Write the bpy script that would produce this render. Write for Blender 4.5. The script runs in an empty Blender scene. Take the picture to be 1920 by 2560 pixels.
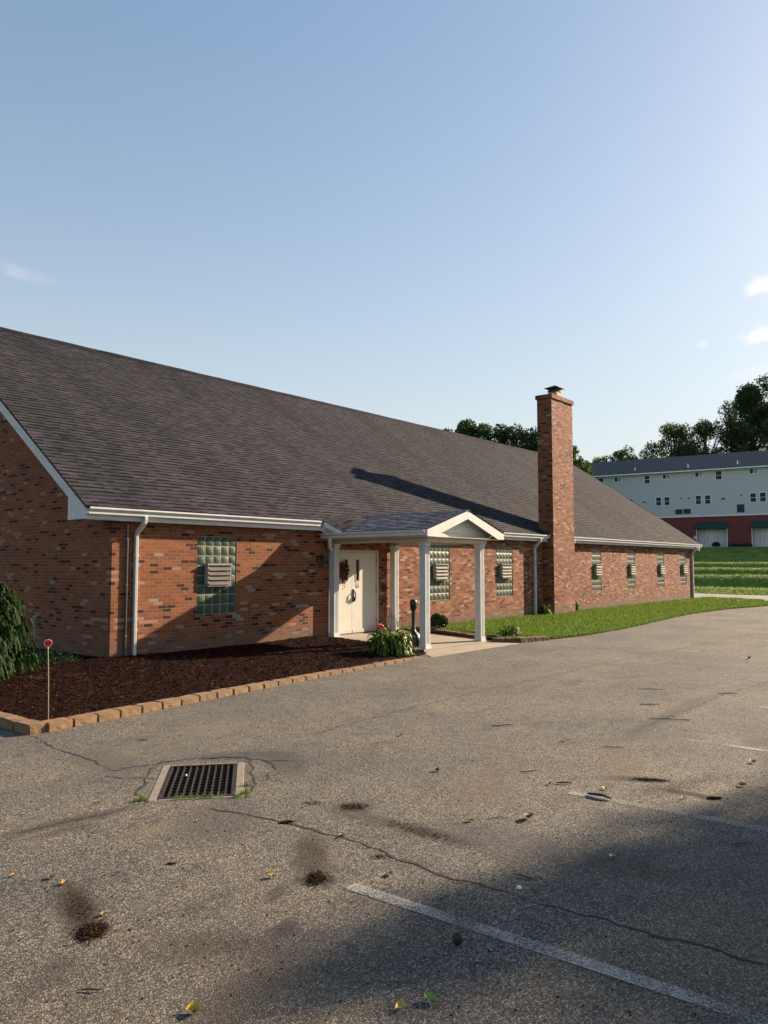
import bpy, math, random
from mathutils import Vector, Matrix, Euler, noise
random.seed(7)
R = math.radians
scn = bpy.context.scene
COL = scn.collection
rnd = random.random
def ru(a, b): return a + (b - a) * random.random()

# ------------------------------------------------------------------ materials
class NT:
    def __init__(s, nt): s.nt = nt
    def n(s, t, **kw):
        nd = s.nt.nodes.new(t)
        for k, v in kw.items():
            if k.startswith('i_'):
                key = k[2:]
                key = int(key) if key.isdigit() else key.replace('_', ' ')
                nd.inputs[key].default_value = v
            else: setattr(nd, k, v)
        return nd
    def l(s, a, b): s.nt.links.new(a, b)
    def math(s, op, a, b=None, c=None, clamp=False):
        nd = s.nt.nodes.new('ShaderNodeMath'); nd.operation = op; nd.use_clamp = clamp
        for i, v in enumerate((a, b, c)):
            if v is None: continue
            if hasattr(v, 'links') or hasattr(v, 'is_output'): s.l(v, nd.inputs[i])
            else: nd.inputs[i].default_value = v
        return nd.outputs[0]
    def mix(s, f, a, b, blend='MIX'):
        nd = s.nt.nodes.new('ShaderNodeMix'); nd.data_type = 'RGBA'; nd.blend_type = blend
        for i, v in ((0, f), (6, a), (7, b)):
            if hasattr(v, 'is_output'): s.l(v, nd.inputs[i])
            else:
                if i and len(v) == 3: v = (*v, 1)
                nd.inputs[i].default_value = v
        return nd.outputs[2]
    def ramp(s, f, pts, interp='LINEAR'):
        nd = s.nt.nodes.new('ShaderNodeValToRGB'); cr = nd.color_ramp; cr.interpolation = interp
        while len(cr.elements) < len(pts): cr.elements.new(0.5)
        for e, (p, c) in zip(cr.elements, pts):
            e.position = p; e.color = (*c, 1) if len(c) == 3 else c
        s.l(f, nd.inputs[0]); return nd.outputs[0]
    def noise(s, vec, scale, detail=3, rough=.5, out=0):
        nd = s.nt.nodes.new('ShaderNodeTexNoise'); nd.inputs['Scale'].default_value = scale
        nd.inputs['Detail'].default_value = detail; nd.inputs['Roughness'].default_value = rough
        if vec: s.l(vec, nd.inputs['Vector'])
        return nd.outputs[out]
    def bump(s, h, strength=.5, dist=.01, prev=None):
        nd = s.nt.nodes.new('ShaderNodeBump'); nd.inputs['Strength'].default_value = strength
        nd.inputs['Distance'].default_value = dist; s.l(h, nd.inputs['Height'])
        if prev: s.l(prev, nd.inputs['Normal'])
        return nd.outputs[0]
MATS = {}
def newmat(name):
    m = bpy.data.materials.new(name); m.use_nodes = True
    nt = m.node_tree; nt.nodes.clear(); t = NT(nt)
    out = t.n('ShaderNodeOutputMaterial'); b = t.n('ShaderNodeBsdfPrincipled')
    t.l(b.outputs[0], out.inputs[0]); MATS[name] = m
    return m, t, b, out
def setc(t, b, c):
    if hasattr(c, 'is_output'): t.l(c, b.inputs['Base Color'])
    else: b.inputs['Base Color'].default_value = (*c, 1)
def simple(name, c, rough=.6, metal=0, var=.12, nscale=8, bump=.0, spec=.5):
    m, t, b, o = newmat(name)
    co = t.n('ShaderNodeTexCoord').outputs['Object']
    n1 = t.noise(co, nscale, 5, .6)
    lo = tuple(x * (1 - var) for x in c); hi = tuple(min(1, x * (1 + var)) for x in c)
    setc(t, b, t.ramp(n1, [(.3, lo), (.7, hi)]))
    b.inputs['Roughness'].default_value = rough; b.inputs['Metallic'].default_value = metal
    b.inputs['Specular IOR Level'].default_value = spec
    if bump: t.l(t.bump(t.noise(co, nscale * 4, 4), bump, .004), b.inputs['Normal'])
    return m
def islandmat(name, stops, rough=.6, transl=0., spec=.4):
    """colour chosen per separate leaf / chip / blade"""
    m, t, b, o = newmat(name)
    g = t.n('ShaderNodeNewGeometry')
    c = t.ramp(g.outputs['Random Per Island'], stops)
    setc(t, b, c); b.inputs['Roughness'].default_value = rough
    b.inputs['Specular IOR Level'].default_value = spec
    if transl:
        tr = t.n('ShaderNodeBsdfTranslucent'); t.l(c, tr.inputs[0])
        mx = t.n('ShaderNodeMixShader'); mx.inputs[0].default_value = transl
        t.l(b.outputs[0], mx.inputs[1]); t.l(tr.outputs[0], mx.inputs[2]); t.l(mx.outputs[0], o.inputs[0])
    return m

def mat_brick():
    m, t, b, o = newmat('brick')
    uv = t.n('ShaderNodeUVMap').outputs[0]
    # slight wander of the courses
    br = t.n('ShaderNodeTexBrick', offset=.5, squash=1.0)
    br.inputs['Scale'].default_value = 1; br.inputs['Brick Width'].default_value = .2032
    br.inputs['Row Height'].default_value = .0677; br.inputs['Mortar Size'].default_value = .0056
    br.inputs['Mortar Smooth'].default_value = .25; br.inputs['Bias'].default_value = 0
    br.inputs['Color1'].default_value = (0, 0, 0, 1); br.inputs['Color2'].default_value = (1, 1, 1, 1)
    br.inputs['Mortar'].default_value = (.5, .5, .5, 1)
    wob = t.noise(uv, 14, 2)
    w = t.n('ShaderNodeVectorMath', operation='SCALE'); w.inputs['Scale'].default_value = .006
    nz = t.n('ShaderNodeTexNoise'); nz.inputs['Scale'].default_value = 9; t.l(uv, nz.inputs['Vector'])
    t.l(nz.outputs['Color'], w.inputs[0])
    add = t.n('ShaderNodeVectorMath', operation='ADD'); t.l(uv, add.inputs[0]); t.l(w.outputs[0], add.inputs[1])
    t.l(add.outputs[0], br.inputs['Vector'])
    v = br.outputs['Color']
    base = t.ramp(v, [(0, (.040, .013, .013)), (.09, (.066, .017, .016)), (.11, (.195, .070, .035)), (.25, (.255, .092, .038)), (.45, (.220, .072, .031)),
                      (.62, (.280, .108, .045)), (.80, (.235, .081, .034)), (.945, (.36, .21, .135)), (.978, (.29, .26, .235))], 'CONSTANT')
    mixed = t.ramp(v, [(0, (.050, .019, .018)), (.06, (.085, .026, .021)), (.10, (.14, .045, .032)), (.17, (.20, .066, .036)), (.30, (.30, .125, .062)), (.42, (.235, .080, .042)),
                      (.53, (.36, .175, .095)), (.63, (.27, .098, .050)), (.76, (.33, .145, .078)), (.86, (.20, .064, .036)), (.935, (.42, .25, .15)), (.972, (.40, .33, .26))], 'CONSTANT')
    sx_ = t.n('ShaderNodeSeparateXYZ'); t.l(uv, sx_.inputs[0])
    mixed = t.mix(1, mixed, (.86, .80, .84), 'MULTIPLY')
    base = t.mix(t.math('GREATER_THAN', sx_.outputs[0], 57.65), t.mix(1, base, (.90, .88, .95), 'MULTIPLY'), mixed)
    n2 = t.noise(uv, 40, 4, .7)
    base = t.mix(t.math('MULTIPLY', n2, .35), base, t.mix(1, base, (.45, .40, .38), 'MULTIPLY'))
    mort = t.ramp(t.noise(uv, 20, 3), [(.3, (.23, .125, .066)), (.7, (.34, .205, .115))])
    col = t.mix(br.outputs['Fac'], base, mort)
    # dirt and efflorescence rising from the ground, in its own irregular shape
    sep = t.n('ShaderNodeSeparateXYZ'); t.l(uv, sep.inputs[0])
    h = t.math('ADD', sep.outputs[1], t.math('MULTIPLY', t.noise(uv, 1.6, 4), -.55))
    d = t.n('ShaderNodeMapRange', clamp=True); t.l(h, d.inputs[0]); d.inputs[1].default_value = .12; d.inputs[2].default_value = -.22
    d.inputs[3].default_value = 0; d.inputs[4].default_value = .75
    col = t.mix(d.outputs[0], col, (.13, .095, .07))
    col = t.mix(t.math('MULTIPLY', t.noise(uv, .45, 3), .3), col, t.mix(1, col, (.75, .70, .68), 'MULTIPLY'))
    setc(t, b, col); b.inputs['Roughness'].default_value = .85; b.inputs['Specular IOR Level'].default_value = .25
    inv = t.math('SUBTRACT', 1, br.outputs['Fac'])
    hh = t.math('ADD', inv, t.math('MULTIPLY', t.noise(uv, 60, 3), .45))
    hh = t.math('ADD', hh, t.math('MULTIPLY', t.ramp(v, [(0, (0, 0, 0)), (1, (1, 1, 1))]), .35))
    t.l(t.bump(hh, 1.0, .010), b.inputs['Normal'])
mat_brick()

def mat_shingle(name, tint=(1, 1, 1)):
    m, t, b, o = newmat(name)
    uv = t.n('ShaderNodeUVMap').outputs[0]
    def brick(w, off, ms):
        br = t.n('ShaderNodeTexBrick', offset=off, offset_frequency=3)
        br.inputs['Scale'].default_value = 1; br.inputs['Brick Width'].default_value = w
        br.inputs['Row Height'].default_value = .14; br.inputs['Mortar Size'].default_value = ms
        br.inputs['Mortar Smooth'].default_value = .1
        br.inputs['Color1'].default_value = (0, 0, 0, 1); br.inputs['Color2'].default_value = (1, 1, 1, 1); br.inputs['Mortar'].default_value = (0, 0, 0, 1)
        t.l(uv, br.inputs['Vector']); return br
    b1 = brick(.33, .37, .013); b2 = brick(.17, .71, .001)
    v = t.math('ADD', t.math('MULTIPLY', b1.outputs['Color'], .72), t.math('MULTIPLY', b2.outputs['Color'], .28))
    c = lambda *a: tuple(x * y * z * .41 for x, y, z in zip(a, tint, (.97, 1.0, 1.04)))
    col = t.ramp(v, [(0, c(.022, .022, .028)), (.10, c(.062, .061, .076)), (.4, c(.084, .082, .100)), (.65, c(.102, .098, .117)), (.95, c(.140, .132, .150))])
    # laminated tabs: darker granules printed on part of each course, a painted shadow line
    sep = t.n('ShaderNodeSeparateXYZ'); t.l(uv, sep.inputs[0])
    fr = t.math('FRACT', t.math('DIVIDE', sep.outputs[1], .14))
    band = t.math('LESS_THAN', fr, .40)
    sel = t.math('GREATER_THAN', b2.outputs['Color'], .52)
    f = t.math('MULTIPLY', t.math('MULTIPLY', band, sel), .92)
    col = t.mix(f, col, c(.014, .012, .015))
    mpv = t.n('ShaderNodeMapping'); mpv.inputs['Scale'].default_value = (1.0, .18, 1); t.l(uv, mpv.inputs[0])
    col = t.mix(1, col, t.ramp(t.noise(mpv.outputs[0], .8, 5, .6), [(.33, (.62, .62, .66)), (.5, (1, 1, 1)), (.68, (1.28, 1.24, 1.18))]), 'MULTIPLY')
    col = t.mix(t.math('MULTIPLY', t.noise(uv, .35, 4), .55), col, t.mix(1, col, (.70, .68, .72), 'MULTIPLY'))
    gr = t.noise(uv, 260, 2, .8)
    col = t.mix(.3, col, t.mix(1, col, t.ramp(gr, [(.35, (.45, .45, .45)), (.65, (1.6, 1.55, 1.5))]), 'MULTIPLY'))
    setc(t, b, col); b.inputs['Roughness'].default_value = .95; b.inputs['Specular IOR Level'].default_value = .12
    h = t.math('ADD', t.math('MULTIPLY', gr, .5), t.math('MULTIPLY', v, 1.0))
    t.l(t.bump(h, .5, .003), b.inputs['Normal'])
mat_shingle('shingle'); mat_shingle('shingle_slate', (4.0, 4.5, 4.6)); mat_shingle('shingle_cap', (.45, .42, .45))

STAINS = []  # (x, y, angle, half length, half width, strength, kind)
def mat_asphalt(name, base=(.136, .127, .112), stains_and_patches=()):
    m, t, b, o = newmat(name)
    co = t.n('ShaderNodeTexCoord').outputs['Object']
    vo = t.n('ShaderNodeTexVoronoi', feature='F1'); vo.inputs['Scale'].default_value = 115; t.l(co, vo.inputs['Vector'])
    vr = t.n('ShaderNodeSeparateColor'); t.l(vo.outputs['Color'], vr.inputs[0])
    k = lambda f: tuple(x * f for x in base)
    stone = t.ramp(vr.outputs[0], [(0, k(.20)), (.3, k(.52)), (.55, k(.95)), (.8, k(1.5)), (1, k(2.6))])
    edge = t.n('ShaderNodeMapRange', clamp=True); t.l(vo.outputs['Distance'], edge.inputs[0])
    edge.inputs[1].default_value = .35; edge.inputs[2].default_value = .75; edge.inputs[3].default_value = 0; edge.inputs[4].default_value = .75
    col = t.mix(edge.outputs[0], stone, k(.22))
    big = t.noise(co, .55, 6, .6)
    col = t.mix(.8, col, t.mix(1, col, t.ramp(big, [(.30, (.62, .66, .72)), (.5, (1, .98, .95)), (.70, (1.42, 1.27, 1.08))]), 'MULTIPLY'))
    med = t.noise(co, 5, 5, .65)
    col = t.mix(.7, col, t.mix(1, col, t.ramp(med, [(.33, (.68, .66, .66)), (.5, (1, 1, 1)), (.7, (1.18, 1.10, 1.0))]), 'MULTIPLY'))
    wob = t.n('ShaderNodeTexNoise'); wob.inputs['Scale'].default_value = 6; wob.inputs['Detail'].default_value = 5; t.l(co, wob.inputs['Vector'])
    wc = t.n('ShaderNodeVectorMath', operation='SUBTRACT'); t.l(wob.outputs['Color'], wc.inputs[0]); wc.inputs[1].default_value = (.5, .5, .5)
    ws = t.n('ShaderNodeVectorMath', operation='SCALE'); t.l(wc.outputs[0], ws.inputs[0]); ws.inputs['Scale'].default_value = .13
    wv = t.n('ShaderNodeVectorMath', operation='ADD'); t.l(co, wv.inputs[0]); t.l(ws.outputs[0], wv.inputs[1])
    for (x, y, a, L, W, s, c) in stains_and_patches:
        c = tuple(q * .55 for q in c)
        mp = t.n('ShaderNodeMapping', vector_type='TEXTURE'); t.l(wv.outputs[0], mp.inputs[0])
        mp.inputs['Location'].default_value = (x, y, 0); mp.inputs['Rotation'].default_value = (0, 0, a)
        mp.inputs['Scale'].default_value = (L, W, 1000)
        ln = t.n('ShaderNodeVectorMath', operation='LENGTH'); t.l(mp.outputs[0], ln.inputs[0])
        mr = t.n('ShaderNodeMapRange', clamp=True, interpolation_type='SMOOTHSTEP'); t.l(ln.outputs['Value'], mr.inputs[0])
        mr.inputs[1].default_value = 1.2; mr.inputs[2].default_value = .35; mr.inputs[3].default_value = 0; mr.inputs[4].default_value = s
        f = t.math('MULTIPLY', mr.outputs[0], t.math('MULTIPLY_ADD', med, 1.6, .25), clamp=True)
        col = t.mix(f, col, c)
    setc(t, b, col); b.inputs['Roughness'].default_value = .9; b.inputs['Specular IOR Level'].default_value = .3
    h = t.math('SUBTRACT', t.math('MULTIPLY', vr.outputs[1], .7), t.math('MULTIPLY', vo.outputs['Distance'], 1.1))
    h = t.math('ADD', h, t.math('MULTIPLY', t.noise(co, 30, 3), .8))
    t.l(t.bump(h, .65, .0045), b.inputs['Normal'])
    return m
OIL = (.035, .026, .02)
mat_asphalt('asphalt', stains_and_patches=[
    (-5.9, -10.3, R(20), 2.2, 1.3, .32, (.10, .088, .078)), (-3.4, -12.0, R(0), 2.5, 1.2, .3, (.10, .09, .08)),  # broad soft areas that darken the near asphalt
    (-5.35, -8.86, R(-108), .42, .125, .85, (.055, .036, .024)), (-5.44, -9.15, R(-50), .13, .09, .95, OIL), (-3.2, -9.62, R(-90), .50, .13, .75, (.05, .034, .026)), (-4.02, -9.30, R(-130), .48, .15, .72, (.055, .036, .026)), (-4.27, -9.58, R(-50), .16, .10, .9, OIL),
    (-3.12, -8.85, R(-50), .17, .13, .8, (.05, .03, .02)), (-3.25, -9.05, R(-90), .4, .14, .5, (.06, .042, .032)), (-1.0, -10.22, R(-62), .34, .11, .85, (.05, .034, .024)), (-1.14, -10.72, R(-88), .30, .075, .9, (.055, .036, .022)),
    (-4.65, -7.50, R(-8), .65, .11, .7, (.07, .06, .055)), (-4.78, -7.66, R(-8), .28, .07, .6, (.10, .065, .04)), (-2.65, -6.95, R(-40), .6, .22, .6, (.07, .068, .072)),
    (-2.55, -7.45, R(60), .5, .22, .6, (.068, .066, .070)), (-5.75, -9.4, R(30), .22, .12, .5, (.06, .05, .05)), (-4.8, -9.9, R(10), .15, .07, .6, (.05, .045, .05)), (-4.95, -9.35, R(0), .10, .05, .5, (.05, .04, .04)),
    (-4.55, -9.55, R(30), .12, .07, .6, (.05, .045, .05)), (2.0, -9.45, R(2), 2.6, .16, .5, (.075, .075, .082)), (1.5, -10.6, R(20), .9, .3, .35, (.10, .065, .04)),
    (-2.0, -9.3, R(20), .9, .35, .35, (.20, .14, .085)), (-4.0, -8.3, R(40), .6, .4, .45, (.07, .068, .075)), (-3.0, -10.2, R(-95), .8, .3, .4, (.075, .07, .075)),
    (-3.6, -6.15, R(75), .6, .3, .5, (.08, .078, .082)), (-5.3, -10.2, R(15), .6, .2, .5, (.06, .05, .045)), (3.6, -7.4, R(10), .5, .12, .5, (.10, .07, .05)), (4.9, -7.8, R(-30), .7, .16, .4, (.10, .07, .05)),
    (-.6, -9.9, R(15), .7, .26, .35, (.18, .11, .065)), (-4.4, -8.1, R(-8), .35, .12, .4, (.26, .21, .15)), (-2.6, -5.9, R(15), 1.6, .5, .3, (.26, .22, .16)), (-2.9, -10.9, R(-80), .5, .2, .4, (.07, .05, .04)), (-5.15, -9.75, R(-60), .4, .2, .35, (.07, .05, .04))])
simple('crack', (0.0132, 0.0126, 0.0126), .95, var=.3, nscale=30)

def mat_paintline():
    m, t, b, o = newmat('line_paint')
    co = t.n('ShaderNodeTexCoord').outputs['Object']
    setc(t, b, t.ramp(t.noise(co, 30, 4), [(.3, (.17, .165, .155)), (.7, (.30, .295, .27))]))
    b.inputs['Roughness'].default_value = .8
    tr = t.n('ShaderNodeBsdfTransparent'); mx = t.n('ShaderNodeMixShader')
    w = t.math('MULTIPLY', t.noise(co, 70, 4, .8), 1.0); w = t.math('ADD', w, t.math('MULTIPLY_ADD', t.noise(co, 3, 3), .45, -.22))
    f = t.ramp(w, [(.44, (0, 0, 0)), (.60, (1, 1, 1))])
    t.l(f, mx.inputs[0]); t.l(b.outputs[0], mx.inputs[1]); t.l(tr.outputs[0], mx.inputs[2]); t.l(mx.outputs[0], o.inputs[0])
mat_paintline()

def mat_grass(name, lo, mid, hi, scale=1.0):
    m, t, b, o = newmat(name)
    co = t.n('ShaderNodeTexCoord').outputs['Object']
    n1 = t.noise(co, 1.1 * scale, 6, .62); n2 = t.noise(co, 28 * scale, 5, .75)
    v = t.math('ADD', t.math('MULTIPLY', n1, .5), t.math('MULTIPLY', n2, .5))
    setc(t, b, t.ramp(v, [(.34, lo), (.5, mid), (.66, hi)]))
    b.inputs['Roughness'].default_value = .8; b.inputs['Specular IOR Level'].default_value = .2
    t.l(t.bump(t.noise(co, 16 * scale, 6, .8), 1.0, .10 / scale), b.inputs['Normal'])
mat_grass('lawn_soil', (.014, .024, .006), (.028, .05, .010), (.045, .075, .015))
mat_grass('bank_grass', (.055, .095, .012), (.12, .20, .028), (.23, .31, .055), .8)
islandmat('grass_blade', [(0, (0.05513, 0.1112, 0.01167)), (.4, (0.1011, 0.1797, 0.02332)), (.75, (0.1563, 0.2396, 0.03499)), (1, (0.2481, 0.291, 0.06998))], .75, .35, .15)
islandmat('bank_blade', [(0, (0.07938, 0.1465, 0.0126)), (.5, (0.1701, 0.2616, 0.0294)), (1, (0.3402, 0.3873, 0.0756))], .6, .3)
islandmat('mulch_chip', [(0, (0.004427, 0.001173, 0.0008056)), (.5, (0.01328, 0.003051, 0.001812)), (.82, (0.0332, 0.007975, 0.004229)), (.95, (0.08116, 0.02582, 0.01409)), (1, (0.1328, 0.04693, 0.02416))], .8, 0, .06)
simple('mulch_soil', (.014, .006, .0045), .95, spec=.04, var=.5, nscale=25, bump=.9)
simple('white_trim', (0.528, 0.536, 0.528), .6, spec=.25, var=.11, nscale=5, bump=.08)
simple('white_trim_warm', (0.4992, 0.468, 0.4134), .6, spec=.25, var=.05, nscale=3)
simple('door_paint', (.50, .485, .445), .5, var=.05, nscale=4)
simple('black_plastic', (.012, .012, .013), .35, var=.3, nscale=10)
simple('dark_glass', (.006, .008, .012), .06, var=.1)
simple('conduit_metal', (0.152, 0.152, 0.168), .4, .6, var=.15)
simple('concrete', (0.252, 0.21, 0.162), .85, var=.14, nscale=3, bump=.35)
simple('drain_concrete', (0.18, 0.147, 0.117), .9, var=.22, nscale=9, bump=.7)
simple('rusty_steel', (.026, .018, .015), .65, .4, var=.35, nscale=20, bump=.3)
simple('pit_dark', (.010, .010, .012), 1)
simple('block_tan', (0.1729, 0.1042, 0.05338), .9, var=.22, nscale=9, bump=.8)
simple('block_brown', (0.12, 0.069, 0.042), .9, var=.25, nscale=9, bump=.8)
simple('flue_clay', (0.35, 0.252, 0.14), .8, var=.15)
simple('cap_metal', (.018, .017, .019), .7, 0)
simple('crown_mortar', (0.162, 0.132, 0.114), .9, var=.2, nscale=10)
simple('vent_metal', (.29, .27, .235), .8, spec=.12, var=.1, nscale=6)
simple('vent_slat', (.13, .12, .11), .8, spec=.12, var=.15, nscale=6)
simple('vent_dark', (.05, .048, .045), .8)
simple('mortar_joint', (.17, .19, .145), .7, var=.2, nscale=10)
simple('red_plastic', (0.44, 0.016, 0.016), .4, var=.1)
simple('marker_white', (0.5625, 0.525, 0.495), .4)
simple('marker_pole', (0.33, 0.288, 0.216), .5)
simple('gourd', (.20, .12, .03), .5, var=.4, nscale=20)
simple('bark', (0.056, 0.044, 0.0336), .95, var=.35, nscale=12, bump=.8)
simple('twig_bark', (.05, .04, .033), .9, var=.4, nscale=30)
simple('twig_pale', (0.192, 0.15, 0.102), .8, var=.3, nscale=30)
simple('nut', (.014, .012, .008), .7, var=.4, nscale=25, bump=.6)
simple('nut_green', (.42, .45, .16), .5, var=.2, nscale=40)
simple('paper_white', (.7, .7, .68), .8)
simple('leaf_yellow', (0.434, 0.301, 0.035), .55, var=.3, nscale=60)
simple('leaf_green', (0.14, 0.245, 0.042), .55, var=.3, nscale=60)
simple('leaf_orange', (0.336, 0.161, 0.035), .6, var=.35, nscale=60)
simple('leaf_brown', (0.14, 0.063, 0.0315), .7, var=.35, nscale=60)
simple('leaf_lime', (0.294, 0.364, 0.112), .5, var=.2, nscale=60)
islandmat('dirt', [(0, (.012, .008, .006)), (.5, (.03, .017, .010)), (1, (.075, .042, .024))], .95, 0, .05)
simple('sidewalk', (0.24, 0.216, 0.192), .9, var=.1, nscale=2)
simple('street_grey', (0.162, 0.147, 0.141), .9, var=.1, nscale=3, bump=.4)
simple('curb_dark', (.05, .05, .05), .9)
simple('apt_white', (.78, .80, .80), .5, var=.04)
simple('apt_glass', (.012, .018, .035), .3, var=.3, nscale=2, spec=.25)
simple('apt_glass_pale', (.17, .24, .38), .3, var=.35, nscale=1.5)
simple('awning_green', (.010, .045, .040), .8, var=.15)
simple('apt_door', (.40, .50, .66), .5)
simple('blind_cream', (.66, .58, .42), .7, var=.15, nscale=4)
simple('sign_white', (.7, .72, .75), .5)
simple('sign_blue', (.05, .12, .45), .5)
simple('utility_box', (.03, .02, .018), .8)
islandmat('hosta_leaf', [(0, (0.03, 0.0675, 0.009)), (.45, (0.0675, 0.1275, 0.015)), (.8, (0.165, 0.225, 0.0375)), (1, (0.285, 0.315, 0.09))], .38, .25, .2)
islandmat('boxwood_leaf', [(0, (0.012, 0.028, 0.0064)), (.7, (0.028, 0.056, 0.0128)), (1, (0.056, 0.096, 0.024))], .4, .15)
islandmat('cedar_leaf', [(0, (0.008415, 0.02337, 0.00612)), (.6, (0.0187, 0.04675, 0.01122)), (1, (0.04675, 0.08882, 0.02295))], .6, .25, .08)
islandmat('tree_leaf', [(0, (0.02304, 0.04896, 0.0144)), (.6, (0.04608, 0.0918, 0.02304)), (1, (0.1008, 0.1683, 0.04032))], .6, .3)
islandmat('tree_leaf_light', [(0, (0.0336, 0.0638, 0.01568)), (.6, (0.0784, 0.1276, 0.02912)), (1, (0.1456, 0.1972, 0.0504))], .6, .35)
islandmat('tree_leaf_dark', [(0, (0.01748, 0.0432, 0.01672)), (.6, (0.03714, 0.0816, 0.02717)), (1, (0.07648, 0.144, 0.0418))], .6, .2)
islandmat('bush_purple', [(0, (.02, .012, .02)), (1, (.05, .025, .035))], .6)
islandmat('reflector_red', [(0, (.85, .02, .02)), (1, (.9, .04, .03))], .4, .5)
islandmat('wreath_red', [(0, (.16, .01, .012)), (.6, (.30, .02, .02)), (1, (.42, .06, .05))], .6)
islandmat('wreath_green', [(0, (.01, .03, .01)), (1, (.04, .08, .03))], .6)

def mat_siding(name, c, period=.16, dark=.78):
    m, t, b, o = newmat(name)
    uv = t.n('ShaderNodeUVMap').outputs[0]; sep = t.n('ShaderNodeSeparateXYZ'); t.l(uv, sep.inputs[0])
    fr = t.math('FRACT', t.math('DIVIDE', sep.outputs[1], period))
    line = t.ramp(fr, [(0, (1, 1, 1)), (.14, (.9, .9, .9)), (.2, (0, 0, 0)), (1, (0, 0, 0))])
    col = t.mix(line, c, tuple(x * dark for x in c))
    col = t.mix(t.math('MULTIPLY', t.noise(uv, .5, 4), .25), col, t.mix(1, col, (.85, .87, .9), 'MULTIPLY'))
    setc(t, b, col); b.inputs['Roughness'].default_value = .6
    t.l(t.bump(fr, .6, .015), b.inputs['Normal'])
mat_siding('siding_cream', (.54, .56, .565), .2, .74)
mat_siding('red_wall', (.15, .020, .024), .3, .92)
mat_siding('apt_shingle', (.034, .032, .035), .3, .85)
def mat_vsiding():
    m, t, b, o = newmat('board_vertical')
    uv = t.n('ShaderNodeUVMap').outputs[0]; sep = t.n('ShaderNodeSeparateXYZ'); t.l(uv, sep.inputs[0])
    fr = t.math('FRACT', t.math('DIVIDE', sep.outputs[0], .125))
    line = t.ramp(fr, [(0, (1, 1, 1)), (.07, (1, 1, 1)), (.1, (0, 0, 0)), (1, (0, 0, 0))])
    setc(t, b, t.mix(line, (.64, .64, .61), (.40, .40, .38))); b.inputs['Roughness'].default_value = .5
    t.l(t.bump(t.math('SUBTRACT', 1, line), .6, .008), b.inputs['Normal'])
mat_vsiding()

def mat_glassblock():
    m, t, b, o = newmat('glass_block')
    uv = t.n('ShaderNodeUVMap').outputs[0]
    sep = t.n('ShaderNodeSeparateXYZ'); t.l(uv, sep.inputs[0])
    g = t.n('ShaderNodeNewGeometry')
    tint = t.ramp(g.outputs['Random Per Island'], [(0, (.9, .95, .55)), (.35, (.5, .9, .7)), (.6, (.55, .75, 1)), (.85, (1, .9, .6)), (1, (.7, 1, .8))]); t.l(tint, b.inputs['Specular Tint'])
    col = t.ramp(g.outputs['Random Per Island'], [(0, (.030, .044, .034)), (.3, (.042, .056, .042)), (.55, (.034, .058, .050)), (.8, (.060, .070, .042)), (1, (.045, .066, .064))])
    rib = t.math('SINE', t.math('MULTIPLY', sep.outputs[1], 2 * math.pi / .026))
    ribv = t.math('SINE', t.math('MULTIPLY', sep.outputs[0], 2 * math.pi / .048))
    n = t.noise(uv, 12, 2)
    h = t.math('ADD', t.math('MULTIPLY', rib, .6), t.math('ADD', t.math('MULTIPLY', ribv, .35), t.math('MULTIPLY', n, 1.6)))
    setc(t, b, col); b.inputs['Roughness'].default_value = .36; b.inputs['Specular IOR Level'].default_value = .22
    t.l(t.bump(h, .7, .0022), b.inputs['Normal'])
mat_glassblock()

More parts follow.
